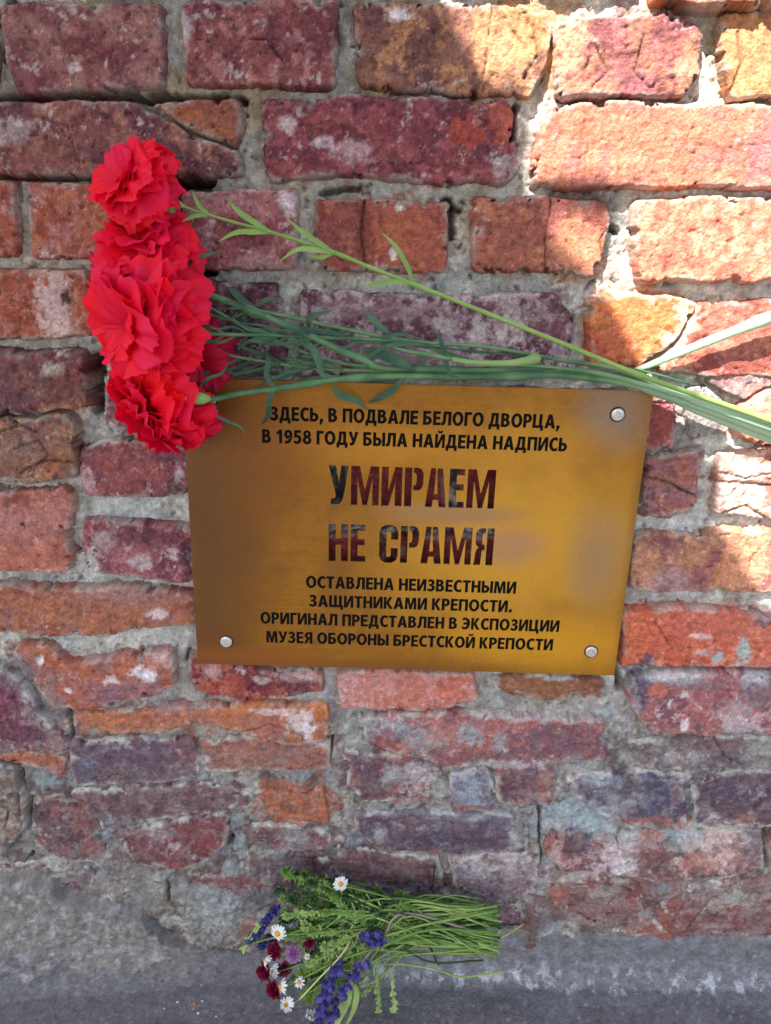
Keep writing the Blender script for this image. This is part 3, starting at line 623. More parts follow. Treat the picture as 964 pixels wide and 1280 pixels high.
# ------------------------------------------------------------------ ground and the cement at the foot of the wall
def gcol(X, Y):
    c = lin((102,100,103))[None]*(1+.22*fbm(X, Y, .05, 4, 82)[:, None]+.30*fbm(X, Y, .006, 4, 83, .7)[:, None])
    w = (sstep(.42, .6, fbm(X, Y, .02, 5, 84, .65))*.35)[:, None]; c = c*(1-w)+lin((140,138,138))*w
    w = (sstep(.50, .62, fbm(X, Y, .004, 3, 86, .65))*.40)[:, None]; c = c*(1-w)+lin((165,162,160))*w
    w = (sstep(.30, .60, fbm(X, Y, .035, 5, 88, .65))*.30)[:, None]; c = c*(1-w)+lin((62,60,62))*w
    return c
def ground():
    V, Q, C, n = [], [], [], 0
    # fine sheet near the wall, coarse rings to the horizon, all one mesh
    st = 0.003; x0, x1, y0, y1 = -0.66, 0.69, -0.33, 0.03
    nx = int((x1-x0)/st); ny = int((y1-y0)/st)
    gx, gy = np.meshgrid(np.linspace(x0, x1, nx), np.linspace(y0, y1, ny)); X = gx.ravel(); Y = gy.ravel()
    fade = sstep(0, .05, np.minimum.reduce([X-x0, x1-X, Y-y0]))
    Zz = (0.0016*fbm(X, Y, .08, 3, 80)+0.0004*fbm(X, Y, .01, 4, 81))*fade
    c = gcol(X, Y)
    V.append(np.stack([X, Y, Zz], -1)); Q.append(grid_quads(nx, ny)); C.append(c); n = nx*ny
    rings = [(-0.66, 0.69, -0.33, 0.03), (-3, 3, -4, 0.03+.2), (-60, 60, -60, 40)]
    for a, b_ in zip(rings[:-1], rings[1:]):
        vs = [(a[0], a[2]), (a[1], a[2]), (a[1], a[3]), (a[0], a[3]), (b_[0], b_[2]), (b_[1], b_[2]), (b_[1], b_[3]), (b_[0], b_[3])]
        V.append(np.array([(x, y, 0) for x, y in vs])); Q.append(np.array([(4,5,1,0),(5,6,2,1),(6,7,3,2),(7,4,0,3)])+n)
        C.append(np.repeat(lin((98,96,96))[None], 8, 0)); n += 8
    o = link('ground', npmesh('ground', np.concatenate(V), np.concatenate(Q), np.clip(np.concatenate(C), .01, .8)), M_CEMENT)
    o['kind'] = 'structure'
ground()

def skirt():
    """rough cement smeared from the pavement up the foot of the wall; its top edge is broken"""
    top_px = [(-90,1098),(0,1100),(40,1098),(70,1106),(85,1122),(110,1130),(150,1136),(180,1146),(200,1166),(225,1186),(260,1196),(330,1200),(420,1196),(560,1188),(640,1180),(700,1172),(760,1176),(840,1180),(900,1176),(964,1178),(1060,1180)]
    tx = np.array([P(a, b).x for a, b in top_px]); tz = np.array([P(a, b).z for a, b in top_px])
    nx = 620; ns = 110
    xs = np.linspace(tx[0], tx[-1], nx); top = np.interp(xs, tx, tz)
    s = np.linspace(0, 1, ns)
    XX, SS = np.meshgrid(xs, s); TT = np.repeat(top[None], ns, 0)
    X = XX.ravel(); Sx = SS.ravel(); T = TT.ravel()
    T = T + 0.004*fbm(X, X*0, .03, 4, 90)+0.0015*fbm(X, X*0, .008, 3, 91)
    T = T + 0.012
    out = np.interp(X, [P(0,1200).x, P(250,1200).x, P(964,1200).x], [0.090, 0.050, 0.026])   # reach over the ground
    # profile: down the wall, then curving out over the ground
    a = np.clip(Sx/0.72, 0, 1); b_ = np.clip((Sx-0.72)/0.28, 0, 1)
    z = T*(1-a)**1.25
    thick = 0.004+0.004*(1-a)
    y = 0.005+0.012*a**3 + 0.010*sstep(0, .12, T*(a)) 
    thk_top = np.interp(X, [P(0,1200).x, P(215,1200).x, P(260,1200).x, P(964,1200).x], [0.017, 0.015, 0.003, 0.003])
    y = thk_top*sstep(0.0, 0.05, Sx) - 0.004*(1-sstep(0, .06, Sx)) + (out-thk_top)*(a**np.interp(X, [P(250,1200).x, P(480,1200).x], [2.4, 4.]))*0.55 + (out*0.75)*b_
    z = np.where(b_ > 0, 0.0015*(1-b_) - 0.003*b_**3, z+0.0015)
    nn = fbm(X, z-y, .02, 5, 92, .6)
    rough = sstep(1.0, .6, Sx)
    lf = sstep(P(330,1200).x, P(200,1200).x, X)
    y = y + (0.0022*nn+0.0012*fbm(X, z-y, .006, 3, 93))*(0.3+rough)*(.25+.75*lf)
    z = z + 0.0006*fbm(X, z-y, .01, 3, 94)*b_
    # colour: light rough render on the left upper part, lime-splashed band on the right, then as the pavement
    base = lin((102,100,103)); C = np.repeat(base[None], len(X), 0)
    left = sstep(P(300,1200).x, P(200,1200).x, X); right = sstep(P(360,1200).x, P(480,1200).x, X)
    v = Sx + 0.16*fbm(X, z-y, .03, 5, 95, .62)+.05*fbm(X, z-y, .006, 3, 96)
    w = (sstep(.60, .40, v)*left)[:, None]; C = C*(1-w)+lin((124,119,114))*w
    n5 = fbm(X, z-y, .014, 5, 97, .65)
    w = (left*sstep(.1, .5, n5)*.5*sstep(.8, .4, v))[:, None]; C = C*(1-w)+lin((158,156,156))*w
    w = (right*sstep(.86, .62, v)*(.35+.35*sstep(-.3, .4, n5)))[:, None]; C = C*(1-w)+lin((118,118,122))*w
    v2 = Sx + 0.11*fbm(X, z*0, .012, 4, 195, .6); w = (right*sstep(.80, .72, v2)*sstep(.30, .62, v2)*sstep(.10, .38, fbm(X, (z-y)*.6, .016, 5, 98, .7)))[:, None]*.5; C = C*(1-w)+lin((190,194,200))*w
    C = C*(1+.28*n5[:, None])*(1+.26*fbm(X, z-y, .005, 4, 99, .7)[:, None])
    wb = sstep(0.0, .8, b_)[:, None]; C = C*(1-wb)+gcol(X, -y)*wb
    V = np.stack([X, -y, z], -1)
    o = link('cement_skirt', npmesh('cement_skirt', V, grid_quads(nx, ns)[:, ::-1], np.clip(C, .01, .8)), M_CEMENT)
    o['kind'] = 'structure'
skirt()

# ================================================================== UNSEEN TREE, CROWN SHAPED TO CAST THE SHADE (stands behind the viewer, to the left)
def cr(pts, n):
    """Catmull-Rom resample of a list of Vectors"""
    pts = [Vector(p) for p in pts]
    if len(pts) == 2: return [pts[0].lerp(pts[1], i/(n-1)) for i in range(n)]
    q = [pts[0]*2-pts[1]]+pts+[pts[-1]*2-pts[-2]]
    out = []; m_ = len(pts)-1
    for i in range(n):
        t = i/(n-1)*m_; k = min(int(t), m_-1); u = t-k
        a, b, c, d = q[k], q[k+1], q[k+2], q[k+3]
        out.append(0.5*((2*b)+(c-a)*u+(2*a-5*b+4*c-d)*u*u+(3*b-a-3*c+d)*u**3))
    return out
class MB:
    def __init__(s): s.v = []; s.f = []; s.c = []
    def tube(s, pts, radii, sides=6, cap=True, bump=0.0):
        n = len(pts); k0 = len(s.v)
        if not hasattr(radii, '__len__'): radii = [radii]*n
        nrm = None
        for i, p in enumerate(pts):
            t = (pts[min(i+1, n-1)]-pts[max(i-1, 0)]).normalized()
            if nrm is None:
                nrm = t.cross(Vector((0.3, 0.2, 1))).normalized()
            nrm = (nrm - t*nrm.dot(t)).normalized(); bn = t.cross(nrm)
            for j in range(sides):
                a = 2*math.pi*j/sides; r = radii[i]*(1+random.uniform(-bump, bump))
                s.v.append(p+(nrm*math.cos(a)+bn*math.sin(a))*r)
        for i in range(n-1):
            for j in range(sides):
                a = k0+i*sides+j; b = k0+i*sides+(j+1) % sides
                s.f.append((a, b, b+sides, a+sides))
        if cap:
            s.f.append(tuple(k0+j for j in range(sides))[::-1]); s.f.append(tuple(k0+(n-1)*sides+j for j in range(sides)))
    def ribbon(s, pts, width, nrm, fold=0.35, tipw=0.08, basew=0.5, wf=None, wave=0.0):
        n = len(pts); k0 = len(s.v); nrm = Vector(nrm)
        ph = random.uniform(0, 6)
        for i, p in enumerate(pts):
            t = (pts[min(i+1, n-1)]-pts[max(i-1, 0)]).normalized()
            side = t.cross(nrm)
            side = side.normalized() if side.length > 1e-6 else Vector((0, 0, 1))
            up = side.cross(t).normalized(); u = i/(n-1)
            w = wf(u) if wf else max(tipw, (basew+(1-basew)*math.sin(min(1, u*2.2)*math.pi/2)) * (1-max(0, (u-.45)/.55)**2.0))
            w *= width/2
            wv = wave*w*math.sin(u*11+ph)
            s.v += [p+side*w+up*(w*fold+wv), p.copy(), p-side*w+up*(w*fold-wv)]
        for i in range(n-1):
            a = k0+i*3
            s.f += [(a, a+1, a+4, a+3), (a+1, a+2, a+5, a+4)]
    def mesh(s, name, smooth=True):
        me = bpy.data.meshes.new(name); me.from_pydata([tuple(v) for v in s.v], [], s.f)
        if smooth: me.polygons.foreach_set('use_smooth', np.ones(len(me.polygons), dtype=bool))
        me.update(); return me

M_BARK = leaf_mat('bark', (95,80,66), (120,104,88), .9, 0, 12, .004)
M_TREELEAF = leaf_mat('tree_leaf', (62,98,38), (88,125,48), .5, .0, 8)

LIT_PX = [
 [(530,-120),(548,-20),(562,20),(580,60),(604,98),(622,112),(660,118),(664,150),(656,172),(650,196),(660,236),(700,240),(760,240),(790,244),(775,268),(752,274),(722,270),(694,262),(684,268),(686,300),(712,326),(736,346),(745,366),(762,384),(775,412),(786,438),(798,448),(803,470),(800,500),(808,524),(840,530),(872,548),(900,572),(902,600),(893,645),(905,672),(918,690),(932,715),(948,738),(964,756),(985,768),(1040,775),(1500,700),(1500,-500),(530,-500)],
]
def tree():
    litw = [wallxy(p) for p in LIT_PX]
    t0 = empty('shade_tree', (-1.75, -2.35, 0), 'unseen tree behind the viewer, crown shaped to shade the wall', 'tree')
    mb = MB()
    base = Vector((-1.75, -2.35, 0))
    trunk = cr([base+Vector((0,0,-.05)), base+Vector((.03,.02,.8)), base+Vector((-.05,.08,1.7)), base+Vector((.1,.2,2.6)), base+Vector((.3,.5,3.4))], 20)
    mb.tube(trunk, [0.13*(1-i/26)+.02*(i == 0) for i in range(20)], 12, True, .05)
    part('trunk', mb.mesh('trunk'), M_BARK, t0)
    for k, (st, en) in enumerate([(8, (-1.3,-1.4,2.0)), (10, (-.6,-1.45,2.1)), (12, (-1.25,-1.35,2.8)), (15, (-1.9,-1.7,3.3)), (9, (-2.3,-1.5,2.2)), (11,(-.75,-1.55,1.7))]):
        mb = MB(); a = trunk[st]; e = Vector(en); mid = a.lerp(e, .5)+Vector((0, 0, .15))
        mb.tube(cr([a, mid, e], 10), [.045*(1-i/11) for i in range(10)], 7, True, .05)
        part('limb', mb.mesh('limb'), M_BARK, t0)
    # leaves: each turned roughly to the sun, set only where their shadow misses the lit outline
    rs = np.random.RandomState(3)
    V = []; Fc = []
    e1 = SUN.cross(Vector((0, 0, 1))).normalized(); e2 = SUN.cross(e1)
    def add(x, z, r, t):
        c = Vector((x, 0, z))+SUN*t
        n_ = (SUN+Vector(rs.uniform(-.35, .35, 3))).normalized()
        a = n_.cross(Vector(rs.uniform(-1, 1, 3))).normalized(); b = n_.cross(a)
        k = len(V)
        for (u, v, w) in ((-1.15, 0, 0), (-.45, .62, .1), (.35, .55, .1), (1.15, 0, -.1), (.35, -.55, .1), (-.45, -.62, .1)):
            V.append(tuple(c+a*(u*r)+b*(v*r)+n_*(w*r)))
        Fc.append((k, k+1, k+2, k+3)); Fc.append((k, k+3, k+4, k+5))
    def fill(x0, x1, z0, z1, sp, rfun, dmin, dmax, layers, t0_, t1_):
        xs = np.arange(x0, x1, sp); zs = np.arange(z0, z1, sp)
        for L in range(layers):
            gx, gz = np.meshgrid(xs+L*sp*.5, zs+(L % 2)*sp*.5); X = gx.ravel()+rs.uniform(-.3, .3, gx.size)*sp; Z = gz.ravel()+rs.uniform(-.3, .3, gx.size)*sp
            d = np.full(X.shape, 1e9)
            for lp in litw: d = np.minimum(d, -poly_sd(lp, X, Z))
            for x, z, dd in zip(X, Z, d):
                if dmin < dd <= dmax: add(x, z, rfun(dd), rs.uniform(t0_, t1_))
    vx0, vx1 = P(-60, 0).x-.45, P(1000, 1200).x+.5
    fill(vx0, vx1, -.32, 1.35, .046, lambda d: min(.055, d*1.0), .045, 1e8, 3, 1.7, 2.4)
    fill(P(500, 0).x, vx1, .25, 1.1, .0098, lambda d: max(.006, min(.014, d*.95)), .002, .055, 2, 1.05, 1.25)
    me = bpy.data.meshes.new('foliage'); me.from_pydata(V, [], Fc); me.update()
    o = part('foliage', me, M_TREELEAF, t0); o['kind'] = 'stuff'
tree()

# ================================================================== THE PLAQUE
PX0, PX1, PZ0, PZ1 = -0.1787, 0.2275, 0.4023, 0.6800
PF = 0.0125; PT = 0.002           # front face stands 12.5 mm out, 2 mm sheet
def arc(cx, cy, rx, ry, a0, a1, n=9):
    return [(cx+rx*math.cos(rad(a0+(a1-a0)*i/n)), cy+ry*math.sin(rad(a0+(a1-a0)*i/n))) for i in range(n+1)]
def mir(c, w): return [[(w-x, y) for x, y in p][::-1] for p in c]
G = {}
G['А'] = (.80, [[(0,0),(.28,1),(.52,1),(.80,0),(.57,0),(.515,.21),(.275,.21),(.22,0)], [(.32,.37),(.475,.37),(.40,.74)]])
G['Б'] = (.66, [[(0,0),(0,1),(.58,1),(.58,.83),(.2,.83),(.2,.62)]+arc(.32,.31,.34,.31,90,-90), [(.2,.46)]+arc(.3,.31,.14,.15,90,-90)+[(.2,.16)]])
_v = [[(0,0),(0,1)]+arc(.3,.755,.29,.245,90,-50,8)+arc(.32,.29,.34,.29,55,-90,9), [(.2,.85)]+arc(.28,.735,.11,.115,90,-90,6)+[(.2,.62)], [(.2,.46)]+arc(.3,.31,.14,.15,90,-90,6)+[(.2,.16)]]
G['В'] = (.68, _v)
G['Г'] = (.52, [[(0,0),(0,1),(.53,1),(.53,.83),(.2,.83),(.2,0)]])
G['Д'] = (.84, [[(0,-.2),(0,.17),(.08,.17),(.17,.5),(.20,1),(.72,1),(.72,.17),(.84,.17),(.84,-.2),(.66,-.2),(.66,0),(.18,0),(.18,-.2)], [(.28,.17),(.52,.17),(.52,.83),(.38,.83),(.35,.45)]])
G['Е'] = (.55, [[(0,0),(0,1),(.55,1),(.55,.83),(.2,.83),(.2,.6),(.52,.6),(.52,.43),(.2,.43),(.2,.17),(.56,.17),(.56,0)]])
G['З'] = (.60, [arc(.27,.745,.29,.265,125,-52,9)+arc(.27,.29,.33,.30,58,-120,10)+[(.08,.02),(.02,.05),(.02,.23)]+arc(.25,.30,.14,.145,-100,90,6)+[(.15,.445),(.15,.60)]+arc(.25,.72,.11,.12,-90,110,6)+[(.10,.76),(.04,.92)]])
G['И'] = (.74, [[(0,0),(0,1),(.19,1),(.19,.36),(.5,1),(.74,1),(.74,0),(.55,0),(.55,.64),(.24,0)]])
G['Й'] = (.74, G['И'][1]+[arc(.37,1.26,.2,.17,180,360,8)+[(.45,1.26)]+arc(.37,1.26,.08,.06,0,-180,5)])
G['К'] = (.70, [[(0,0),(0,1),(.2,1),(.2,.57),(.44,1),(.67,1),(.38,.53),(.71,0),(.47,0),(.2,.46),(.2,0)]])
G['Л'] = (.72, [[(-.03,0),(-.03,.17),(.05,.19),(.10,.35),(.14,1),(.72,1),(.72,0),(.52,0),(.52,.83),(.33,.83),(.29,.25),(.22,.07),(.10,-.01)]])
G['М'] = (.95, [[(0,0),(.05,1),(.31,1),(.475,.42),(.64,1),(.90,1),(.95,0),(.75,0),(.73,.66),(.56,0),(.39,0),(.22,.66),(.20,0)]])
G['Н'] = (.72, [[(0,0),(0,1),(.2,1),(.2,.6),(.52,.6),(.52,1),(.72,1),(.72,0),(.52,0),(.52,.43),(.2,.43),(.2,0)]])
G['О'] = (.82, [arc(.41,.5,.42,.52,0,350,22), arc(.41,.5,.21,.34,0,345,18)])
G['П'] = (.72, [[(0,0),(0,1),(.72,1),(.72,0),(.52,0),(.52,.83),(.2,.83),(.2,0)]])
G['Р'] = (.62, [[(0,0),(0,1)]+arc(.3,.68,.33,.32,90,-90)+[(.2,.36),(.2,0)], [(.2,.84)]+arc(.29,.68,.13,.16,90,-90,7)+[(.2,.52)]])
G['С'] = (.64, [arc(.42,.5,.42,.52,58,302,16)+[(.64,.25)]+arc(.44,.5,.22,.34,-62,-298,14)+[(.60,.76)]])
G['Т'] = (.62, [[(0,.83),(0,1),(.62,1),(.62,.83),(.41,.83),(.41,0),(.21,0),(.21,.83)]])
G['У'] = (.70, [[(-.02,1),(.2,1),(.37,.52),(.51,1),(.72,1),(.46,.22),(.38,.06),(.26,-.01),(.08,-.0),(.08,.17),(.2,.17),(.27,.24),(.27,.30)]])
G['Ц'] = (.82, [[(0,0),(0,1),(.2,1),(.2,.17),(.5,.17),(.5,1),(.7,1),(.7,.17),(.82,.17),(.82,-.2),(.64,-.2),(.64,0)]])
G['Щ'] = (1.12, [[(0,0),(0,1),(.2,1),(.2,.17),(.41,.17),(.41,1),(.61,1),(.61,.17),(.82,.17),(.82,1),(1.02,1),(1.02,.17),(1.13,.17),(1.13,-.2),(.95,-.2),(.95,0)]])
_b = [[(0,0),(0,1),(.2,1),(.2,.63)]+arc(.31,.315,.33,.315,90,-90), [(.2,.46)]+arc(.29,.31,.14,.15,90,-90,7)+[(.2,.16)]]
G['Ь'] = (.64, _b)
G['Ы'] = (.92, _b+[[(.72,0),(.72,1),(.92,1),(.92,0)]])
G['Э'] = (.64, [arc(.22,.5,.42,.52,122,-122,16)+[(0,.25)]+arc(.20,.5,.22,.34,-118,-15,6)+[(.10,.42),(.10,.58)]+arc(.20,.5,.22,.34,15,118,6)+[(.04,.76)]])
G['Я'] = (.66, [[(.66,0),(.66,1)]+arc(.34,.70,.31,.30,90,245,8)+[(-.02,0),(.21,0),(.36,.38),(.46,.38),(.46,0)], [(.46,.84)]+arc(.35,.69,.12,.15,90,270,7)+[(.46,.54)]])
G['1'] = (.5, [[(.22,0),(.22,.74),(.06,.66),(.0,.80),(.26,1),(.42,1),(.42,0)]])
G['9'] = (.62, [arc(.30,.68,.30,.33,0,325,14)+[(.36,.33),(.22,.16),(.04,.17),(.04,.0),(.24,-.01),(.44,.10),(.58,.35),(.61,.6)], arc(.30,.69,.11,.16,0,340,12)])
G['5'] = (.60, [[(.06,1),(.55,1),(.55,.83),(.23,.83),(.22,.64)]+arc(.25,.32,.34,.33,80,-110,10)+[(.02,.04),(.02,.22)]+arc(.23,.32,.15,.16,-100,100,7)+[(.04,.46)]])
G['8'] = (.64, [arc(.32,.74,.28,.27,-35,215,12)+arc(.32,.27,.33,.29,130,410,14), arc(.32,.75,.10,.12,0,330,10), arc(.32,.29,.13,.15,0,330,10)])
G[','] = (.24, [[(.02,.2),(.24,.2),(.24,.02),(.10,-.2),(-.02,-.2),(.06,0),(.02,0)]])
G['.'] = (.24, [[(.02,0),(.02,.22),(.24,.22),(.24,0)]])
G[' '] = (.20, [])
BG = {}   # condensed stencil capitals
BG['У'] = (.58, [[(0,1),(.21,1),(.30,.56),(.365,1),(.58,1),(.455,.30),(.41,.12),(.33,.02),(.20,0),(.06,0),(.06,.15),(.15,.15),(.20,.19),(.205,.27),(.18,.36)]])
BG['М'] = (.82, [[(0,0),(0,1),(.25,1),(.41,.38),(.57,1),(.82,1),(.82,0),(.63,0),(.63,.70),(.475,0),(.345,0),(.19,.70),(.19,0)]])
BG['И'] = (.60, [[(0,0),(0,1),(.2,1),(.2,.38),(.385,1),(.60,1),(.60,0),(.40,0),(.40,.60),(.215,0)]])
BG['Р'] = (.54, [[(0,0),(0,1),(.21,1),(.21,0)], [(.255,1),(.40,1),(.50,.95),(.545,.85),(.545,.58),(.50,.47),(.42,.42),(.255,.42),(.255,.55),(.32,.57),(.345,.63),(.345,.80),(.32,.85),(.255,.87)]])
BG['А'] = (.62, [[(0,0),(.14,1),(.285,1),(.29,.80),(.25,.34),(.365,.34),(.325,.8),(.33,1),(.48,1),(.62,0),(.41,0),(.385,.19),(.235,.19),(.205,0)]])
BG['Е'] = (.45, [[(0,0),(0,1),(.44,1),(.44,.84),(.21,.84),(.21,.61),(.42,.61),(.42,.45),(.21,.45),(.21,.16),(.45,.16),(.45,0)]])
BG['Н'] = (.58, [[(0,0),(0,1),(.21,1),(.21,.62),(.37,.62),(.37,1),(.58,1),(.58,0),(.37,0),(.37,.45),(.21,.45),(.21,0)]])
BG['С'] = (.56, [[(.56,.62),(.56,.82),(.50,.95),(.38,1.01),(.18,1.01),(.06,.95),(0,.82),(0,.18),(.06,.05),(.18,-.01),(.38,-.01),(.50,.05),(.56,.18),(.56,.40),(.35,.40),(.35,.2),(.31,.15),(.25,.15),(.21,.2),(.21,.8),(.25,.85),(.31,.85),(.35,.8),(.35,.62)]])
BG['Я'] = (.58, [[(.37,0),(.37,1),(.58,1),(.58,0)], [(.325,1),(.18,1),(.08,.95),(.03,.85),(.03,.62),(.06,.53),(.14,.48),(.07,.42),(.04,.30),(.03,.12),(0,0),(.21,0),(.23,.2),(.235,.36),(.27,.40),(.325,.41),(.325,.54),(.26,.56),(.235,.62),(.235,.80),(.26,.85),(.325,.87)]])
BG[' '] = (.26, [])
def layout(txt, glyphs, xa, xb, zc, hh, track):
    """contours in wall metres; the line is fitted between xa and xb"""
    adv = []; x = 0; items = []
    for ch in txt:
        w, cs = glyphs[ch]; items.append((x, cs)); x += w+track
    tot = x-track; sx = (xb-xa)/tot; z0 = zc-hh/2
    return [[[(xa+(x0+px)*sx, z0+py*hh) for px, py in c] for c in cs] for x0, cs in items]
def lx(px, py): return P(px, py, PF)
LINES = [("ЗДЕСЬ, В ПОДВАЛЕ БЕЛОГО ДВОРЦА,", 338, 700, 522), ("В 1958 ГОДУ БЫЛА НАЙДЕНА НАДПИСЬ", 328, 709, 550.5),
         ("ОСТАВЛЕНА НЕИЗВЕСТНЫМИ", 383, 645, 731), ("ЗАЩИТНИКАМИ КРЕПОСТИ.", 387, 640, 754.5),
         ("ОРИГИНАЛ ПРЕДСТАВЛЕН В ЭКСПОЗИЦИИ", 326, 699, 777.5), ("МУЗЕЯ ОБОРОНЫ БРЕСТСКОЙ КРЕПОСТИ", 333, 691, 801)]
def curve_mesh(name, contours, ext):
    cu = bpy.data.curves.new(name, 'CURVE'); cu.dimensions = '2D'; cu.fill_mode = 'BOTH'; cu.extrude = ext
    for c in contours:
        sp = cu.splines.new('POLY'); sp.points.add(len(c)-1)
        for i, (x, z) in enumerate(c): sp.points[i].co = (x, z, 0, 1)
        sp.use_cyclic_u = True
    o = bpy.data.objects.new(name, cu); COL.objects.link(o)
    dg = bpy.context.evaluated_depsgraph_get()
    me = bpy.data.meshes.new_from_object(o.evaluated_get(dg)); me.name = name
    bpy.data.objects.remove(o); bpy.data.curves.remove(cu)
    me.transform(Matrix.Rotation(rad(90), 4, 'X'))
    while len(me.materials): me.materials.pop()
    return me

def brass():
    mt, t, b = mat_new('brass_patina_sheen')
    geo = nd(t, 'ShaderNodeNewGeometry'); sep = nd(t, 'ShaderNodeSeparateXYZ'); t.links.new(geo.outputs['Position'], sep.inputs[0])
    def blob(px, py, rx, rz, k0=.15, k1=1.3):
        p = P(px, py, PF)
        sb = nd(t, 'ShaderNodeVectorMath', operation='SUBTRACT'); t.links.new(geo.outputs['Position'], sb.inputs[0]); sb.inputs[1].default_value = (p.x, -PF, p.z)
        ml = nd(t, 'ShaderNodeVectorMath', operation='MULTIPLY'); t.links.new(sb.outputs[0], ml.inputs[0]); ml.inputs[1].default_value = (1/rx, 0, 1/rz)
        ln = nd(t, 'ShaderNodeVectorMath', operation='LENGTH'); t.links.new(ml.outputs[0], ln.inputs[0])
        a = nd(t, 'ShaderNodeMath', operation='MULTIPLY_ADD'); t.links.new(nz.outputs[0], a.inputs[0]); a.inputs[1].default_value = 1.0; t.links.new(ln.outputs['Value'], a.inputs[2])
        mr = nd(t, 'ShaderNodeMapRange'); mr.interpolation_type = 'SMOOTHSTEP'
        mr.inputs[1].default_value = k1+.5; mr.inputs[2].default_value = k0+.5; mr.inputs[3].default_value = 0; mr.inputs[4].default_value = 1
        t.links.new(a.outputs[0], mr.inputs[0]); return mr.outputs[0]
    nz = nd(t, 'ShaderNodeTexNoise', Scale=14.0, Detail=6.0, Roughness=.6); t.links.new(geo.outputs['Position'], nz.inputs['Vector'])
    n2 = nd(t, 'ShaderNodeTexNoise', Scale=90.0, Detail=8.0, Roughness=.7); t.links.new(geo.outputs['Position'], n2.inputs['Vector'])
    n3 = nd(t, 'ShaderNodeTexNoise', Scale=900.0, Detail=4.0, Roughness=.7); t.links.new(geo.outputs['Position'], n3.inputs['Vector'])
    last = [None]
    def mix(fac, col, mult=1.0):
        mi = nd(t, 'ShaderNodeMix', data_type='RGBA')
        if fac is None: mi.inputs[0].default_value = 0
        else:
            mm = nd(t, 'ShaderNodeMath', operation='MULTIPLY'); t.links.new(fac, mm.inputs[0]); mm.inputs[1].default_value = mult; t.links.new(mm.outputs[0], mi.inputs[0])
        if last[0] is None: mi.inputs[6].default_value = BASE
        else: t.links.new(last[0], mi.inputs[6])
        mi.inputs[7].default_value = tuple(lin(col))+(1,); last[0] = mi.outputs[2]
    BASE = tuple(lin((150,98,18)))+(1,)
    mr = nd(t, 'ShaderNodeMapRange'); mr.inputs[1].default_value = .35; mr.inputs[2].default_value = .65; t.links.new(n2.outputs[0], mr.inputs[0])
    mix(mr.outputs[0], (134,84,16), .6)
    st = nd(t, 'ShaderNodeMapping'); st.inputs['Scale'].default_value = (9, 1, 420); t.links.new(geo.outputs['Position'], st.inputs[0])
    n4 = nd(t, 'ShaderNodeTexNoise', Scale=1.0, Detail=5.0, Roughness=.65); t.links.new(st.outputs[0], n4.inputs['Vector'])
    m4 = nd(t, 'ShaderNodeMapRange'); m4.inputs[1].default_value = .5; m4.inputs[2].default_value = .75; t.links.new(n4.outputs[0], m4.inputs[0])
    mix(m4.outputs[0], (184,134,48), .32)
    n6 = nd(t, 'ShaderNodeTexNoise', Scale=34.0, Detail=7.0, Roughness=.65); t.links.new(geo.outputs['Position'], n6.inputs['Vector'])
    m6 = nd(t, 'ShaderNodeMapRange'); m6.inputs[1].default_value = .52; m6.inputs[2].default_value = .70; t.links.new(n6.outputs[0], m6.inputs[0])
    mix(m6.outputs[0], (108,70,22), .6)
    for (bl, col, s) in (  # patina blotches and tarnished left, plus reflected brightness painted on the right
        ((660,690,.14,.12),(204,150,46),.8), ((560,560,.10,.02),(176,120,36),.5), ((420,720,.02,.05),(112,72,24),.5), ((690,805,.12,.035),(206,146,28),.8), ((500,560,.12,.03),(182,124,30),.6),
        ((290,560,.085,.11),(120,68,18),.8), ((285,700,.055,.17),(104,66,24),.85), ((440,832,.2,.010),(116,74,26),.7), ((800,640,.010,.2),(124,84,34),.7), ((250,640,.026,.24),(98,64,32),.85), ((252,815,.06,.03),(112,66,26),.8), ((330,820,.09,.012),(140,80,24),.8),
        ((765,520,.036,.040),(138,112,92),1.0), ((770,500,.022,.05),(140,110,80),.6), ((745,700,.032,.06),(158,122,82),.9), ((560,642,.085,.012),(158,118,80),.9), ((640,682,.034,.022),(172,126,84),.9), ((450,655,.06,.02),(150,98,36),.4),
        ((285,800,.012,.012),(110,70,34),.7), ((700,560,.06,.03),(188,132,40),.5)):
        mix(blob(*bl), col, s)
    sc = nd(t, 'ShaderNodeMapRange'); sc.inputs[1].default_value = .3; sc.inputs[2].default_value = .7; sc.inputs[3].default_value = .86; sc.inputs[4].default_value = 1.14
    t.links.new(n3.outputs[0], sc.inputs[0])
    vm = nd(t, 'ShaderNodeVectorMath', operation='SCALE'); t.links.new(last[0], vm.inputs[0]); t.links.new(sc.outputs[0], vm.inputs['Scale'])
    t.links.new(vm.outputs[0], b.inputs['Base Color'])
    b.inputs['Metallic'].default_value = .55
    mr = nd(t, 'ShaderNodeMapRange'); mr.inputs[3].default_value = .36; mr.inputs[4].default_value = .62; t.links.new(n2.outputs[0], mr.inputs[0]); t.links.new(mr.outputs[0], b.inputs['Roughness'])
    bp = nd(t, 'ShaderNodeBump', Strength=.5, Distance=.0002); t.links.new(n2.outputs[0], bp.inputs['Height']); t.links.new(bp.outputs[0], b.inputs['Normal'])
    return mt
M_BRASS = brass()
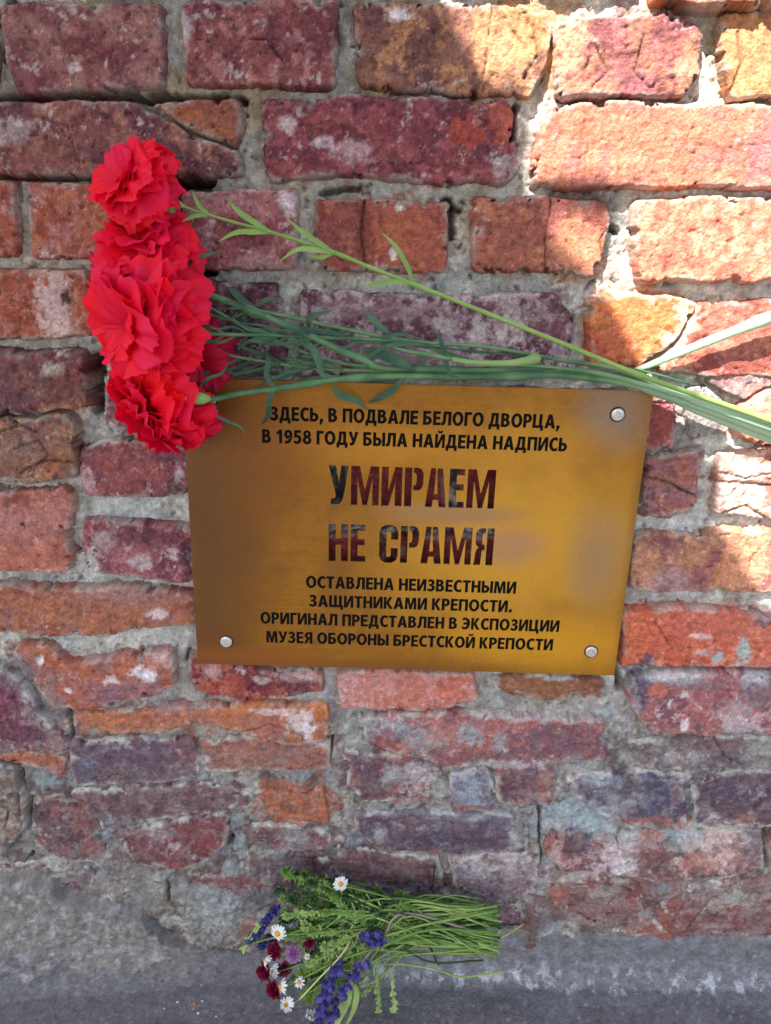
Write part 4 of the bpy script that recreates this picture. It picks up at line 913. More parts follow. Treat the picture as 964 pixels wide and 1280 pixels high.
def flat_mat(name, c, rough=.5, metal=0, spec=.3):
    mt, t, b = mat_new(name); geo = nd(t, 'ShaderNodeNewGeometry')
    n = nd(t, 'ShaderNodeTexNoise', Scale=500.0, Detail=5.0); t.links.new(geo.outputs['Position'], n.inputs['Vector'])
    mr = nd(t, 'ShaderNodeMapRange'); mr.inputs[1].default_value = .3; mr.inputs[2].default_value = .7; mr.inputs[3].default_value = .75; mr.inputs[4].default_value = 1.25; t.links.new(n.outputs[0], mr.inputs[0])
    vm = nd(t, 'ShaderNodeVectorMath', operation='SCALE'); vm.inputs[0].default_value = tuple(lin(c)); t.links.new(mr.outputs[0], vm.inputs['Scale'])
    t.links.new(vm.outputs[0], b.inputs['Base Color']); b.inputs['Roughness'].default_value = rough; b.inputs['Metallic'].default_value = metal; b.inputs['Specular IOR Level'].default_value = spec
    return mt
M_CUTSHADE = flat_mat('cutout_shade_black', (10,10,12), .7, 0, .1)  # black that stands for shade inside the small cut letters
M_STEEL = flat_mat('zinc_screw', (200,196,188), .35, .7)
M_HOLE = flat_mat('dark_recess', (30,26,22), .9)

def embolden(cs, r):
    out = []
    for i, c in enumerate(cs):
        a = np.array(c); hole = False
        for j, o in enumerate(cs):
            if j != i and poly_sd(np.array(o), a[:1, 0], a[:1, 1])[0] > 0: hole = True
        out.append([tuple(p) for p in inset(a, r if hole else -r)])
    return out
def plaque():
    t0 = empty('brass_plaque', ((PX0+PX1)/2, -PF, PZ0), 'rectangular brass memorial plaque with Cyrillic lettering screwed to the brick wall', 'plaque')
    small = []; big = []
    for txt, a, b, yc in LINES:
        sl = 0.0295; xm = (a+b)/2
        pa = lx(a, yc-(xm-a)*sl); pb = lx(b, yc+(b-xm)*sl)
        for gl in layout(txt, G, pa.x, pb.x, (pa.z+pb.z)/2, 0.0119, .125): small += [embolden(gl, .00028)]
    for txt, a, b, yc in (("УМИРАЕМ", 411, 619, 609.0), ("НЕ СРАМЯ", 411, 617, 681.0)):
        pa = lx(a, yc-3); pb = lx(b, yc+3)
        for gl in layout(txt, BG, pa.x, pb.x, (pa.z+pb.z)/2, 0.0365, .075): big += gl
    outer = [[(PX0, PZ0), (PX1, PZ0), (PX1, PZ1), (PX0, PZ1)]]
    me = curve_mesh('sheet', outer+[c for g in small for c in g]+big, PT/2)
    me.transform(Matrix.Translation((0, -(PF-PT/2), 0)))
    part('sheet', me, M_BRASS, t0)
    # black inlay standing in for shadow inside the cut-through small letters
    for g in small:
        if not g: continue
        me = curve_mesh('letter', g, 0.0003)
        me.transform(Matrix.Translation((0, -(PF-0.0009), 0)))
        part('letter', me, M_CUTSHADE, t0)
    for (px, py) in ((772, 518), (739, 814.5), (283, 802), (262, 500)):
        c = P(px, py, PF)
        rg = MB(); n = 28
        def disc(r0, r1, y0, y1, mb):
            k = len(mb.v)
            for i in range(n):
                a = 2*math.pi*i/n; mb.v.append(Vector((c.x+r0*math.cos(a), -(PF+y0), c.z+r0*math.sin(a))))
            for i in range(n):
                a = 2*math.pi*i/n; mb.v.append(Vector((c.x+r1*math.cos(a), -(PF+y1), c.z+r1*math.sin(a))))
            for i in range(n): mb.f.append((k+i, k+(i+1) % n, k+n+(i+1) % n, k+n+i))
        prof = [(.0066, .0001), (.0066, .0003)]
        s = MB()
        pr = [(.0058, .0), (.0058, .0012), (.0052, .0019), (.0040, .0022), (.0022, .0022), (.0019, .0010), (.0, .0010)]
        for (r0, y0), (r1, y1) in zip(pr[:-1], pr[1:]): disc(r0, max(r1, .00001), y0, y1, s)
        sc_ = part('screw', s.mesh('screw', True), M_STEEL, t0)
        w = MB(); disc(.0068, .0001, .00025, .00025, w)
        ho = link('screw_recess', w.mesh('screw_recess', False), M_HOLE, sc_)
plaque()

# ================================================================== CARNATIONS
M_PETAL = leaf_mat('red_petal', (255,8,26), (236,22,84), .6, .30, 30)
M_PETALD = leaf_mat('deep_petal', (205,10,48), (190,18,74), .6, .25, 30)
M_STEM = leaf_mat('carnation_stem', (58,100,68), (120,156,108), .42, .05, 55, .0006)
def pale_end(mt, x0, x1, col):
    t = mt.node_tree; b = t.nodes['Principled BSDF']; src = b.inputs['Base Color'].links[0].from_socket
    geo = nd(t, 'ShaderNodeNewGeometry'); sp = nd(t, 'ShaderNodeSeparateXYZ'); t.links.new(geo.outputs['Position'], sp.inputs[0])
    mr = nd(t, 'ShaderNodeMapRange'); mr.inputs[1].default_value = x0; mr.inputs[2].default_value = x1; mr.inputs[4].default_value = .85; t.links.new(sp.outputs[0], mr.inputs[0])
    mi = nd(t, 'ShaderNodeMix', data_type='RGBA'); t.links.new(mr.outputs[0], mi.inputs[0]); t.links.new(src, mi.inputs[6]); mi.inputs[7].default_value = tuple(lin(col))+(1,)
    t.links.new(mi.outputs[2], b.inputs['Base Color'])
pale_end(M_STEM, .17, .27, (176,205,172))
M_CLEAF = leaf_mat('carnation_leaf', (34,72,58), (92,126,90), .42, .15, 45, .0005)
M_CALYX = leaf_mat('calyx_green', (120,160,80), (150,180,100), .5, .2, 80)
M_GRASS = leaf_mat('grass_stem', (118,158,74), (158,186,104), .45, .2, 50, .0003)
M_TWIG = leaf_mat('pale_twig', (150,180,110), (120,150,90), .5, .1, 60, .0004)

def petal_mesh(k):
    rs = random.Random(100+k)
    L = 1.0; nu, nv = 29, 12
    Wd = rs.uniform(.85, 1.15); a0 = rs.uniform(-.05, .05); bend = rs.uniform(.6, 1.35)
    ph = [rs.uniform(0, 6.28) for _ in range(4)]; fr = rs.uniform(1.6, 3.0); amp = rs.uniform(.055, .10)
    teeth = [rs.uniform(0, .028) for _ in range(nu)]
    V = []
    for j in range(nv):
        v = j/(nv-1)
        for i in range(nu):
            u = i/(nu-1)*2-1
            w = Wd*(.07+.55*v**1.15)*(1-.0*v)
            vv = v*(1-.34*abs(u)**2.6*v)+(teeth[i]*(1 if i % 2 else -.7) if j == nv-1 else 0)
            ang = bend*vv*vv
            x = math.sin(ang)*vv*.75; z = vv*math.cos(ang*.6)
            rip = amp*v**1.8*(math.sin(fr*u*math.pi+ph[0])+.38*v*math.sin(2.6*fr*u*math.pi+ph[1]+v*2))
            cup = -.18*u*u*v
            V.append(((x+rip+cup)*L, u*w, z+.05*v*math.sin(fr*1.7*u*math.pi+ph[2])))
    Q = grid_quads(nu, nv)
    return npmesh('petal', np.array(V), Q)
PETALS = [petal_mesh(k) for k in range(9)]
for me in PETALS: me.materials.append(M_PETAL)
PETALSD = [me.copy() for me in PETALS]
for me in PETALSD: me.materials.clear(); me.materials.append(M_PETALD)

def head(t0, base, axis, size, n, spread, seed, dark=False):
    rs = random.Random(seed); axis = Vector(axis).normalized()
    q = axis.to_track_quat('Z', 'Y')
    for i in range(n):
        f = (i+.5)/n
        tilt = spread*f**.72+rs.uniform(-.10, .10)
        az = i*2.39996+rs.uniform(-.25, .25)
        s = size*(.92+.10*f)*rs.uniform(.76, 1.08)
        R = q.to_matrix() @ Matrix.Rotation(az, 3, 'Z') @ Matrix.Rotation(tilt, 3, 'Y') @ Matrix.Rotation(rs.uniform(-.3, .3), 3, 'Z')
        o = bpy.data.objects.new('petal', (PETALSD if dark else PETALS)[rs.randrange(9)]); COL.objects.link(o); o.parent = t0
        M = Matrix.Translation(Vector(base)-Vector(t0.location)) @ (R.to_4x4()) @ Matrix.Diagonal((s*rs.uniform(.8, 1.1), s, s, 1))
        o.matrix_local = M

def pxpath(path, n):
    return cr([P(*p) for p in path], n)
def calyx(t0, base, axis, r, L, mat=None):
    mb = MB(); ax = Vector(axis).normalized(); b0 = Vector(base)-ax*L
    n = 15; sides = 12
    e1 = ax.cross(Vector((.1, .3, 1))).normalized(); e2 = ax.cross(e1)
    for i in range(n):
        u = i/(n-1); rr = r*(.35+.65*math.sin(min(1, u*2.2)*math.pi/2))*(1+.10*u)
        for j in range(sides):
            a = 2*math.pi*j/sides
            ext = (.22 if (j % 2 == 0) else -.12)*L if i == n-1 else 0
            mb.v.append(b0+ax*(u*L+ext)+(e1*math.cos(a)+e2*math.sin(a))*rr)
    for i in range(n-1):
        for j in range(sides):
            a = i*sides+j; b = i*sides+(j+1) % sides
            mb.f.append((a, b, b+sides, a+sides))
    part('calyx', mb.mesh('calyx'), mat or M_CALYX, t0)
def carnation(label, path, radii, leaves, hpos, axis, size, n, spread, seed, cal=True, dark=False, crad=.0065, clen=.024, nodes=(), cax=None, cpos=None):
    pts = pxpath(path, 46)
    t0 = empty('carnation', pts[-1], label, 'carnation', 'red carnations laid across the plaque')
    mb = MB(); rr = np.interp(np.linspace(0, 1, 46), np.linspace(0, 1, len(radii)), radii)
    rr = [r*.86*(1+random.uniform(-.05, .05)) for r in rr]
    for nd_ in nodes:
        k = int(nd_*45)
        for d, s in ((-1, 1.15), (0, 1.5), (1, 1.2)):
            if 0 <= k+d < 46: rr[k+d] *= s
    mb.tube(pts, rr, 10)
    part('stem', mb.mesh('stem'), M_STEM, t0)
    for lf in leaves:
        w = lf[0]/1000; m2 = MB()
        lp = cr([P(*p) for p in lf[1]], 16)
        m2.ribbon(lp, w, (0, -1, .35), .4, wave=.12)
        part('leaf', m2.mesh('leaf'), M_CLEAF, t0)
    if seed in (3, 4, 5):
        rz = random.Random(seed*5)
        for _ in range(12):
            k = rz.randint(6, 22); p0 = pts[k]; w_ = rz.uniform(.0018, .0034); L = rz.uniform(.02, .045); sg = rz.choice((-1, 1))
            q1 = p0+Vector((-L*.4, -rz.uniform(0, .006), sg*L*.18)); q2 = p0+Vector((-L*.8, -rz.uniform(0, .01), sg*L*rz.uniform(.1, .4))); q3 = p0+Vector((-L*1.1, -rz.uniform(0, .012), sg*L*rz.uniform(-.3, .5)))
            m3 = MB(); m3.ribbon(cr([p0, q1, q2, q3], 12), w_, (0, -1, .3), .4, wave=.1); part('leaf', m3.mesh('leaf'), M_CLEAF, t0)
    base = P(*hpos)
    if cal: calyx(t0, P(*cpos) if cpos else base, cax or axis, crad, clen)
    head(t0, base, axis, size, n, spread, seed, dark)
    return t0
a = .036
# bottom one: long thick stem along the top edge of the plaque
carnation('lowest red carnation, its thick green stem lying along the top edge of the plaque',
 [(254,500,.086),(272,498,.070),(300,492,.045),(345,486,.036),(400,477,.030),(436,473,.028),(500,470,.027),(560,471,.026),(640,470,.026),(700,469,.024),(790,480,.021),(860,503,.019),(930,528,.020),(1040,570,.022)],
 [.0022,.0026,.0030,.0030,.0030,.0032,.0036,.0046,.0048],
 [(3.0,[(262,497,.05),(253,485,.055),(260,474,.055),(279,466,.05),(286,452,.05)]),
  (3.5,[(260,503,.05),(262,514,.055),(270,512,.056),(266,506,.056),(264,515,.054),(285,527,.05),(303,535,.045),(306,549,.04)]),
  (5.0,[(345,486,.036),(334,470,.04),(336,450,.036),(329,432,.03)]),
  (5.0,[(347,488,.036),(336,501,.036),(336,519,.030),(325,532,.022)]),
  (6.0,[(440,472,.028),(407,471,.03),(400,456,.034),(393,438,.036),(378,428,.036),(369,438,.036),(371,464,.032)]),
  (6.5,[(416,482,.03),(425,494,.026),(444,500,.022),(459,512,.018)]),
  (6.5,[(504,473,.028),(491,488,.024),(475,497,.02),(460,504,.017)]),
  (9.5,[(455,438,.026),(475,443,.028),(500,452,.028),(521,466,.026)]),
  (4.0,[(574,473,.028),(562,466,.032),(555,444,.034),(549,421,.034),(536,406,.034)]),
  (4.5,[(532,470,.02),(529,452,.02),(531,438,.02)])],
 (203,503,.060), (-.58,-.28,-.62), .048, 56, 1.66, 1, cax=(-1,-.12,.0), crad=.0048, clen=.019, cpos=(232,498,.088), nodes=(.02,.30,.42,.63,.80))
# top one
carnation('topmost red carnation of the bunch, seen from the side against the dark brick gap',
 [(204,258,.046),(222,320,.040),(256,366,.034),(290,380,.034),(320,388,.034),(360,396,.032),(440,413,.030),(520,427,.028),(610,434,.026),(700,450,.028),(780,464,.026),(880,506,.026),(1030,558,.028)],
 [.0014,.0016,.0020,.0020,.0019,.0018,.0016,.0020,.0030,.0030],
 [(4.5,[(386,411,.034),(386,401,.036),(394,394,.036),(420,387,.034)]),
  (5.5,[(490,420,.03),(469,403,.032),(455,386,.032)]),
  (3.5,[(440,414,.03),(410,420,.032),(380,425,.034),(363,410,.036)])],
 (178,236,.040), (-.50,-.42,.40), .038, 48, 1.36, 2, crad=.0066, cax=(-.35,-.15,.9), cpos=(197,226,.050), nodes=(.3,))
# upper thick stem
carnation('second red carnation from the top, tipped upward under the topmost one',
 [(190,322,.05),(228,352,.045),(250,364,.042),(282,376,.040),(313,387,.038),(338,398,.038),(363,409,.036),(394,422,.034),(419,435,.032),(456,450,.028),(480,460,.024),(560,463,.018),(690,466,.022),(790,476,.018),(870,512,.013),(1030,576,.014)],
 [.0020,.0026,.0032,.0032,.0030,.0034,.0040,.0036,.0030,.0040,.0046],
 [(4.5,[(247,357,.044),(234,344,.05),(233,333,.05),(241,324,.05),(258,319,.048),(281,313,.046)]),
  (6.0,[(316,387,.038),(298,370,.042),(284,358,.042)]),(3.6,[(318,386,.038),(333,375,.042),(351,373,.04)]),
  (4.5,[(311,386,.038),(306,397,.036),(311,408,.032)]),
  (4.5,[(364,409,.036),(390,413,.038),(420,417,.036),(440,424,.03)]),
  (4.0,[(247,368,.04),(255,380,.042),(249,390,.04)]),
  (4.0,[(457,450,.028),(480,434,.034),(510,430,.034),(540,432,.03)])],
 (184,320,.042), (-.10,-.50,.62), .043, 50, 1.6, 3, nodes=(.27,.41,.75))
# big middle one
carnation('large bright red carnation in the middle, facing left with its stem running level behind it',
 [(206,412,.064),(222,416,.060),(285,418,.046),(345,419,.036),(400,422,.032),(460,424,.03),(520,430,.027),(600,454,.020),(700,467,.016),(790,474,.022),(1030,555,.022)],
 [.0018,.0018,.0018,.0020,.0024,.0030,.0034],
 [(3.6,[(345,419,.036),(313,411,.04),(290,402,.042)]),(3.8,[(352,419,.036),(318,425,.04),(300,434,.04)]),
  (3.2,[(222,417,.06),(228,411,.06),(226,402,.06),(220,392,.06)]),(3.2,[(232,418,.058),(228,424,.058),(222,432,.056)]),
  (3.6,[(398,421,.034),(372,414,.04),(350,412,.04)]),(4.2,[(400,422,.034),(370,428,.036),(340,432,.034)]),
  (3.2,[(470,424,.03),(500,418,.034),(528,424,.032)])],
 (190,405,.066), (-.66,-.70,.0), .053, 60, 1.55, 4, crad=.005, clen=.012)
carnation('small deep crimson carnation tucked behind the bunch between the leaves',
 [(232,436,.03),(270,441,.03),(320,450,.028),(400,461,.024),(470,464,.020),(560,468,.014),(780,476,.018),(1010,560,.022)],
 [.0015,.0015,.0016,.0018,.0024,.0028],
 [(3.0,[(320,450,.028),(290,462,.03),(262,468,.03)]),(3.0,[(350,455,.028),(320,463,.03),(290,470,.03)]),(3.2,[(345,453,.028),(318,440,.032),(296,432,.03)]),
  (3.4,[(400,461,.024),(375,452,.03),(350,447,.03)]),(3.2,[(430,462,.024),(395,455,.03),(360,457,.03)]),(3.0,[(392,460,.026),(368,464,.03),(345,470,.03)])],
 (246,446,.028), (.30,-.60,-.10), .034, 30, 1.7, 5, cal=False, dark=True)
carnation('dark rosy carnation lowest on the left behind the big one, half hidden in the bunch',
 [(165,330,.02),(240,372,.016),(330,420,.014),(430,455,.014),(560,462,.014),(700,466,.016),(760,472,.016),(800,461,.017),(850,441,.018),(900,421,.020),(964,396,.024),(1030,372,.028)],
 [.0018,.0018,.0018,.0018,.0022,.0028,.0044,.0046,.0048],
 [(4.5,[(700,466,.02),(660,460,.024),(610,462,.02)])],
 (160,340,.020), (-.75,-.50,-.15), .036, 40, 1.55, 6, cal=False, dark=True, nodes=(.90,))

# broken pale twig and the light green leafy stalk
t0 = empty('flower_stalk', P(1030, 545, .04), 'broken greyish green stalk with a pale snapped node above the plaque edge', 'flower stalk')
mb = MB(); mb.tube(pxpath([(485,432,.034),(510,439,.034),(540,444,.034),(565,449,.034)], 10), [.0009,.0013,.0015,.0016,.0017,.0017,.0018,.0018,.0019,.0019], 8)
mb.tube(pxpath([(640,455,.034),(700,460,.034),(760,469,.032),(860,497,.027),(1030,549,.03)], 18), [.0013]*6+[.002]*12, 8)
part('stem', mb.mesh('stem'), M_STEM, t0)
mb = MB(); mb.tube(pxpath([(565,449,.034),(590,453,.034),(615,454,.034),(640,454,.035),(664,450,.035),(676,446,.036)], 14), [.0019,.0022,.0023,.0023,.0024,.0024,.0025,.0027,.0030,.0034,.0040,.0046,.0042,.0022], 10, True, .12)
part('node', mb.mesh('node'), M_TWIG, t0)
mb = MB(); mb.tube(pxpath([(440,428,.03),(500,430,.03),(600,440,.026),(700,450,.026),(800,463,.022),(862,480,.016)], 20), [.0010]*20, 6)
t1 = empty('flower_stalk', P(862, 480, .016), 'thin dark straight stalk crossing behind the light green one above the plaque', 'flower stalk')
part('stem', mb.mesh('stem'), M_CLEAF, t1)

t0 = empty('leafy_stalk', P(1030, 548, .055), 'long light green stalk with paired narrow leaves slanting over the bricks', 'leafy stalk')
pts = pxpath([(213,250,.05),(240,262,.048),(290,277,.044),(338,290,.042),(380,303,.04),(414,314,.038),(470,337,.036),(514,354,.035),(600,388,.035),(700,428,.040),(790,465,.040),(850,487,.034),(930,514,.032),(1030,550,.034)], 60)
mb = MB(); mb.tube(pts, [r*(1.35 if k in (16, 24, 32, 46) else 1) for k, r in enumerate(np.linspace(.0009, .0024, 60))], 8); part('stem', mb.mesh('stem'), M_GRASS, t0)
for w, pl in [(4.6,[(338,290,.042),(318,278,.047),(300,266,.05),(284,249,.05)]),(4.4,[(338,291,.042),(318,290,.047),(295,291,.05),(273,302,.05)]),
              (4.4,[(416,315,.038),(398,303,.042),(378,290,.046),(358,272,.046)]),(4.2,[(416,316,.038),(398,313,.042),(372,312,.046),(349,327,.046)]),
              (4.0,[(517,355,.035),(510,335,.04),(496,310,.044),(477,290,.044)]),(3.8,[(515,355,.035),(495,352,.04),(475,354,.04),(450,359,.036)]),
              (3.4,[(262,268,.047),(250,258,.05),(240,238,.05)]),(3.2,[(260,269,.047),(245,270,.05),(227,277,.05)]),(3.2,[(418,316,.038),(402,322,.04),(385,320,.04)])]:
    m2 = MB(); m2.ribbon(cr([P(*q) for q in pl], 14), w/1000, (0, -1, .3), .3, wave=.1); part('leaf', m2.mesh('leaf'), M_GRASS, t0)
mb = MB(); mb.tube(pxpath([(206,247,.051),(213,250,.05),(222,254,.049),(232,259,.048)], 8), [.0008,.0022,.0031,.0034,.0030,.0024,.0018,.0013], 10); part('bud', mb.mesh('bud'), M_GRASS, t0)

# ================================================================== WILDFLOWER BUNCH AT THE FOOT OF THE WALL
M_WG = [leaf_mat('field_green', (76,112,42), (124,154,76), .5, .15, 120), leaf_mat('dark_green', (24,50,28), (52,82,38), .5, .15, 120), leaf_mat('yellow_green', (116,144,66), (158,178,108), .5, .2, 120)]
M_WHITE = leaf_mat('white_petal', (232,232,228), (215,218,220), .6, .3, 60)
M_YOLK = leaf_mat('yellow_disc', (225,165,25), (205,140,20), .8, 0, 400, .001)
M_BLUE = leaf_mat('blue_petal', (46,40,108), (92,84,150), .6, .3, 250)
M_NAVY = leaf_mat('navy_petal', (40,44,100), (60,60,130), .6, .3, 150)
M_CRIM = leaf_mat('crimson_petal', (112,16,46), (150,30,70), .55, .3, 80)
M_MAR = leaf_mat('maroon_petal', (84,20,44), (110,26,56), .6, .2, 80)
M_LILAC = leaf_mat('lilac_petal', (176,124,176), (150,96,150), .6, .3, 150)
M_PURST = leaf_mat('purple_stalk', (122,104,104), (140,128,100), .5, 0, 80)
R = random.Random(21)
def boff(y, lay):      # how far the bunch lies out from the wall at picture height y, lay 0 back .. 1 front
    return .022 + .050*max(0, min(1, (y-1085)/195)) + lay*.026
def wp(x, y, lay): return PG(x, y, boff(y, lay), .004+.02*lay)
def stalk_path(tip, end=None, lay=.5, bow=0):
    if end is None: end = (R.uniform(596, 628), R.uniform(1130, 1196))
    ux = max(R.uniform(470, 545), tip[0]+48); uy = 1152+(end[1]-1160)*.5+R.uniform(-20, 22)
    mid = ((tip[0]*.55+ux*.45), (tip[1]*.55+uy*.45)+bow)
    mid2 = (tip[0]*.85+mid[0]*.15, tip[1]*.85+mid[1]*.15+bow*.3)
    return [(tip[0], tip[1], lay), (mid2[0], mid2[1], lay), (mid[0], mid[1], lay), (ux, uy, lay*.9), (end[0], end[1], lay*.8+.1)]
def stalk(t0, path, r, mat, n=22):
    pts = cr([wp(*p) for p in path], n)
    for p in pts: p.z = max(p.z, .002+r)
    mb = MB(); mb.tube(pts, [r*(.55+.45*min(1, i/8))*(1+R.uniform(-.06, .06)) for i in range(n)], 6); part('stem', mb.mesh('stem'), mat, t0)
    return pts
def leaflets(mb, pts, k0, k1, n, ln, wd, spread=1.0):
    for _ in range(n):
        k = R.uniform(k0, k1)*(len(pts)-1); i = min(int(k), len(pts)-2); p = pts[i].lerp(pts[i+1], k-i)
        t = (pts[i]-pts[i+1]).normalized()
        d = (t*R.uniform(.1, 1)+Vector((R.uniform(-1, 1), R.uniform(-1, .35), R.uniform(-1, 1)))*spread).normalized()
        L = ln*R.uniform(.6, 1.25); e = p+d*L+Vector((0, 0, -L*R.uniform(0, .25)))
        if e.z < .002: e.z = .002
        mid = p.lerp(e, .5)+Vector((0, -.15*L, .1*L))
        mb.ribbon([p, p.lerp(mid, .6), mid, mid.lerp(e, .55), e], wd*R.uniform(.7, 1.2), (R.uniform(-.5, .5), -1, R.uniform(.2, 1)), .3,
                  wf=lambda u: max(.06, math.sin(math.pi*min(1, u*.9+.08))**.8))
# leafy sprigs
tips = []
for _ in range(26): tips.append((R.uniform(346, 400), R.uniform(1086, 1160)))
for _ in range(18): tips.append((R.uniform(400, 475), R.uniform(1098, 1150)))
for _ in range(26): tips.append((R.uniform(352, 420), R.uniform(1140, 1225)))
for _ in range(20): tips.append((R.uniform(375, 450), R.uniform(1175, 1262)))
for _ in range(18): tips.append((R.uniform(425, 500), R.uniform(1108, 1185)))
for i, tp in enumerate(tips):
    lay = R.uniform(0, 1.15); path = stalk_path(tp, None, lay, R.uniform(-14, 14))
    mt = M_WG[R.choice([0, 0, 1, 2] if tp[0] < 440 else [0, 1, 1, 0])]
    end = wp(*path[-1])
    tone = {0: 'mid green', 1: 'dark green', 2: 'pale yellowish green'}[M_WG.index(mt)]
    where = ('at the top of the bunch under the bricks' if tp[1] < 1118 else 'on the left of the bunch near the white daisy' if tp[0] < 385 and tp[1] < 1190
             else 'in the middle of the bunch above the blue flowers' if tp[1] < 1190 else 'low in the bunch between daisies and blue flowers')
    t0 = empty('leafy_sprig', end, tone+' leafy sprig '+where, 'sprig', 'green sprigs of the wildflower bunch')
    pts = stalk(t0, path, R.uniform(.0007, .0014), M_WG[R.choice([0, 2, 2])])
    mb = MB(); leaflets(mb, pts, 0, .46, R.randint(120, 170), R.uniform(.0036, .0070), R.uniform(.0013, .0027), 1.0); leaflets(mb, pts, .4, .75, 16, .010, .0016, .5)
    part('leaves', mb.mesh('leaves'), mt, t0)
# bare stalks and grass blades, thick at the right where they are cut
ends = [(634,1214),(640,1180),(632,1157),(625,1139),(600,1126),(622,1196),(610,1172),(606,1188),(618,1150),(598,1160),(612,1132),(590,1143),(604,1204),(628,1168),(585,1178),(600,1150),(592,1190),(575,1200),(610,1160),(596,1136),(622,1178),(604,1140),(588,1170),(612,1186)]
for i, en in enumerate(ends):
    tp = (R.uniform(400, 470), R.uniform(1100, 1225)); lay = R.uniform(.5, 1.15)
    if i > 3: en = (en[0]-R.uniform(-8, 45), en[1]+R.uniform(-10, 14))
    if i == 0: path = [(465,1206,.8),(500,1205,.8),(545,1212,.9),(572,1221,.9),(600,1219,.8),(634,1214,.8)]
    elif i == 1: path = [(420,1215,.8),(500,1195,.9),(560,1190,.9),(600,1185,.9),(615,1180,.9),(655,1155,.9)]
    else:
        path = stalk_path(tp, en, lay, R.uniform(-18, 18)); q_ = path[3]; path[3] = (q_[0]+R.uniform(-20, 20), q_[1]+R.uniform(-16, 22), q_[2]+R.uniform(0, .4))
    t0 = empty('bare_stalk', wp(*path[-1]), ('upper ' if en[1] < 1145 else 'middle ' if en[1] < 1175 else 'lower ')+'bare cut green stalk at the right end of the wildflower bunch', 'stalk', 'cut stalks of the wildflower bunch')
    stalk(t0, path, R.uniform(.0006, .0014), M_WG[R.choice([0, 1, 2, 2])])
def daisy(x, y, lay, axis, r, label, npet=15, droop=.1, end=None):
    r *= .76; npet += R.choice((-2, -1, 0, 1))
    c = wp(x, y, lay); ax = (Vector(axis)+Vector((R.uniform(-.2, .2), R.uniform(-.1, .2), R.uniform(-.2, .2)))).normalized()
    path = stalk_path((x+4, y+2), end, lay*.8)
    path[0] = (x, y, lay-.08)
    t0 = empty('daisy', wp(*path[-1]), label, 'daisy', 'white daisies of the wildflower bunch')
    stalk(t0, path, .0008, M_WG[0])
    e1 = ax.cross(Vector((0, .2, 1))).normalized(); e2 = ax.cross(e1)
    for i in range(npet):
        a = 2*math.pi*i/npet+R.uniform(-.1, .1); d = e1*math.cos(a)+e2*math.sin(a); L = r*R.uniform(.85, 1.08)
        p0 = c+d*r*.30; p2 = c+d*L-ax*(droop*r*R.uniform(.4, 1.4)); p1 = p0.lerp(p2, .55)+ax*r*.10
        mb = MB(); mb.ribbon([p0, p0.lerp(p1, .6), p1, p1.lerp(p2, .6), p2], r*.34, ax, .15, wf=lambda u: .55+.45*math.sin(math.pi*min(1, u*.8+.1)) if u < .99 else .45)
        part('petal', mb.mesh('petal'), M_WHITE, t0)
    mb = MB(); k = 0; n, mrow = 12, 5
    for j in range(mrow+1):
        f = j/mrow*math.pi/2
        for i in range(n):
            a = 2*math.pi*i/n; mb.v.append(c+(e1*math.cos(a)+e2*math.sin(a))*r*.36*math.cos(f)+ax*r*.26*math.sin(f))
    for j in range(mrow):
        for i in range(n): mb.f.append((j*n+i, j*n+(i+1) % n, (j+1)*n+(i+1) % n, (j+1)*n+i))
    part('disc', mb.mesh('disc'), M_YOLK, t0)
daisy(426,1105,1.2,(.1,-.9,.35),.0100,'white daisy with a yellow middle at the top of the bunch, against the bricks')
daisy(347,1167,1.5,(-.35,-.75,.3),.0115,'open white daisy on the left edge of the bunch beside the blue spike', droop=.35)
daisy(351,1233,1.5,(-.85,-.35,.3),.0105,'half turned daisy over the crimson petals near the bottom left', droop=.5)
daisy(331,1200,1.3,(-.95,.05,.2),.0088,'side-on white daisy at the far left edge of the bunch', droop=.7)
daisy(340,1214,1.3,(-.7,.3,-.5),.0092,'white daisy hanging face down just above the crimson flower', droop=.7)
daisy(374,1228,1.4,(.1,-.7,.5),.0075,'small ragged white daisy in the lower middle of the green leaves', 9, .3)
daisy(388,1272,1.3,(-.3,-.2,-.6),.0110,'lowest white daisy, cut by the bottom edge beside the blue flowers', droop=.6)
daisy(358,1256,1.2,(-.2,.3,-.7),.0096,'drooping white daisy showing only a row of petals under the half turned one', droop=.7)
daisy(384,1196,1.3,(.2,-.7,.6),.0045,'tiny white flower bud amid the leaves in the centre of the bunch', 8, .1)

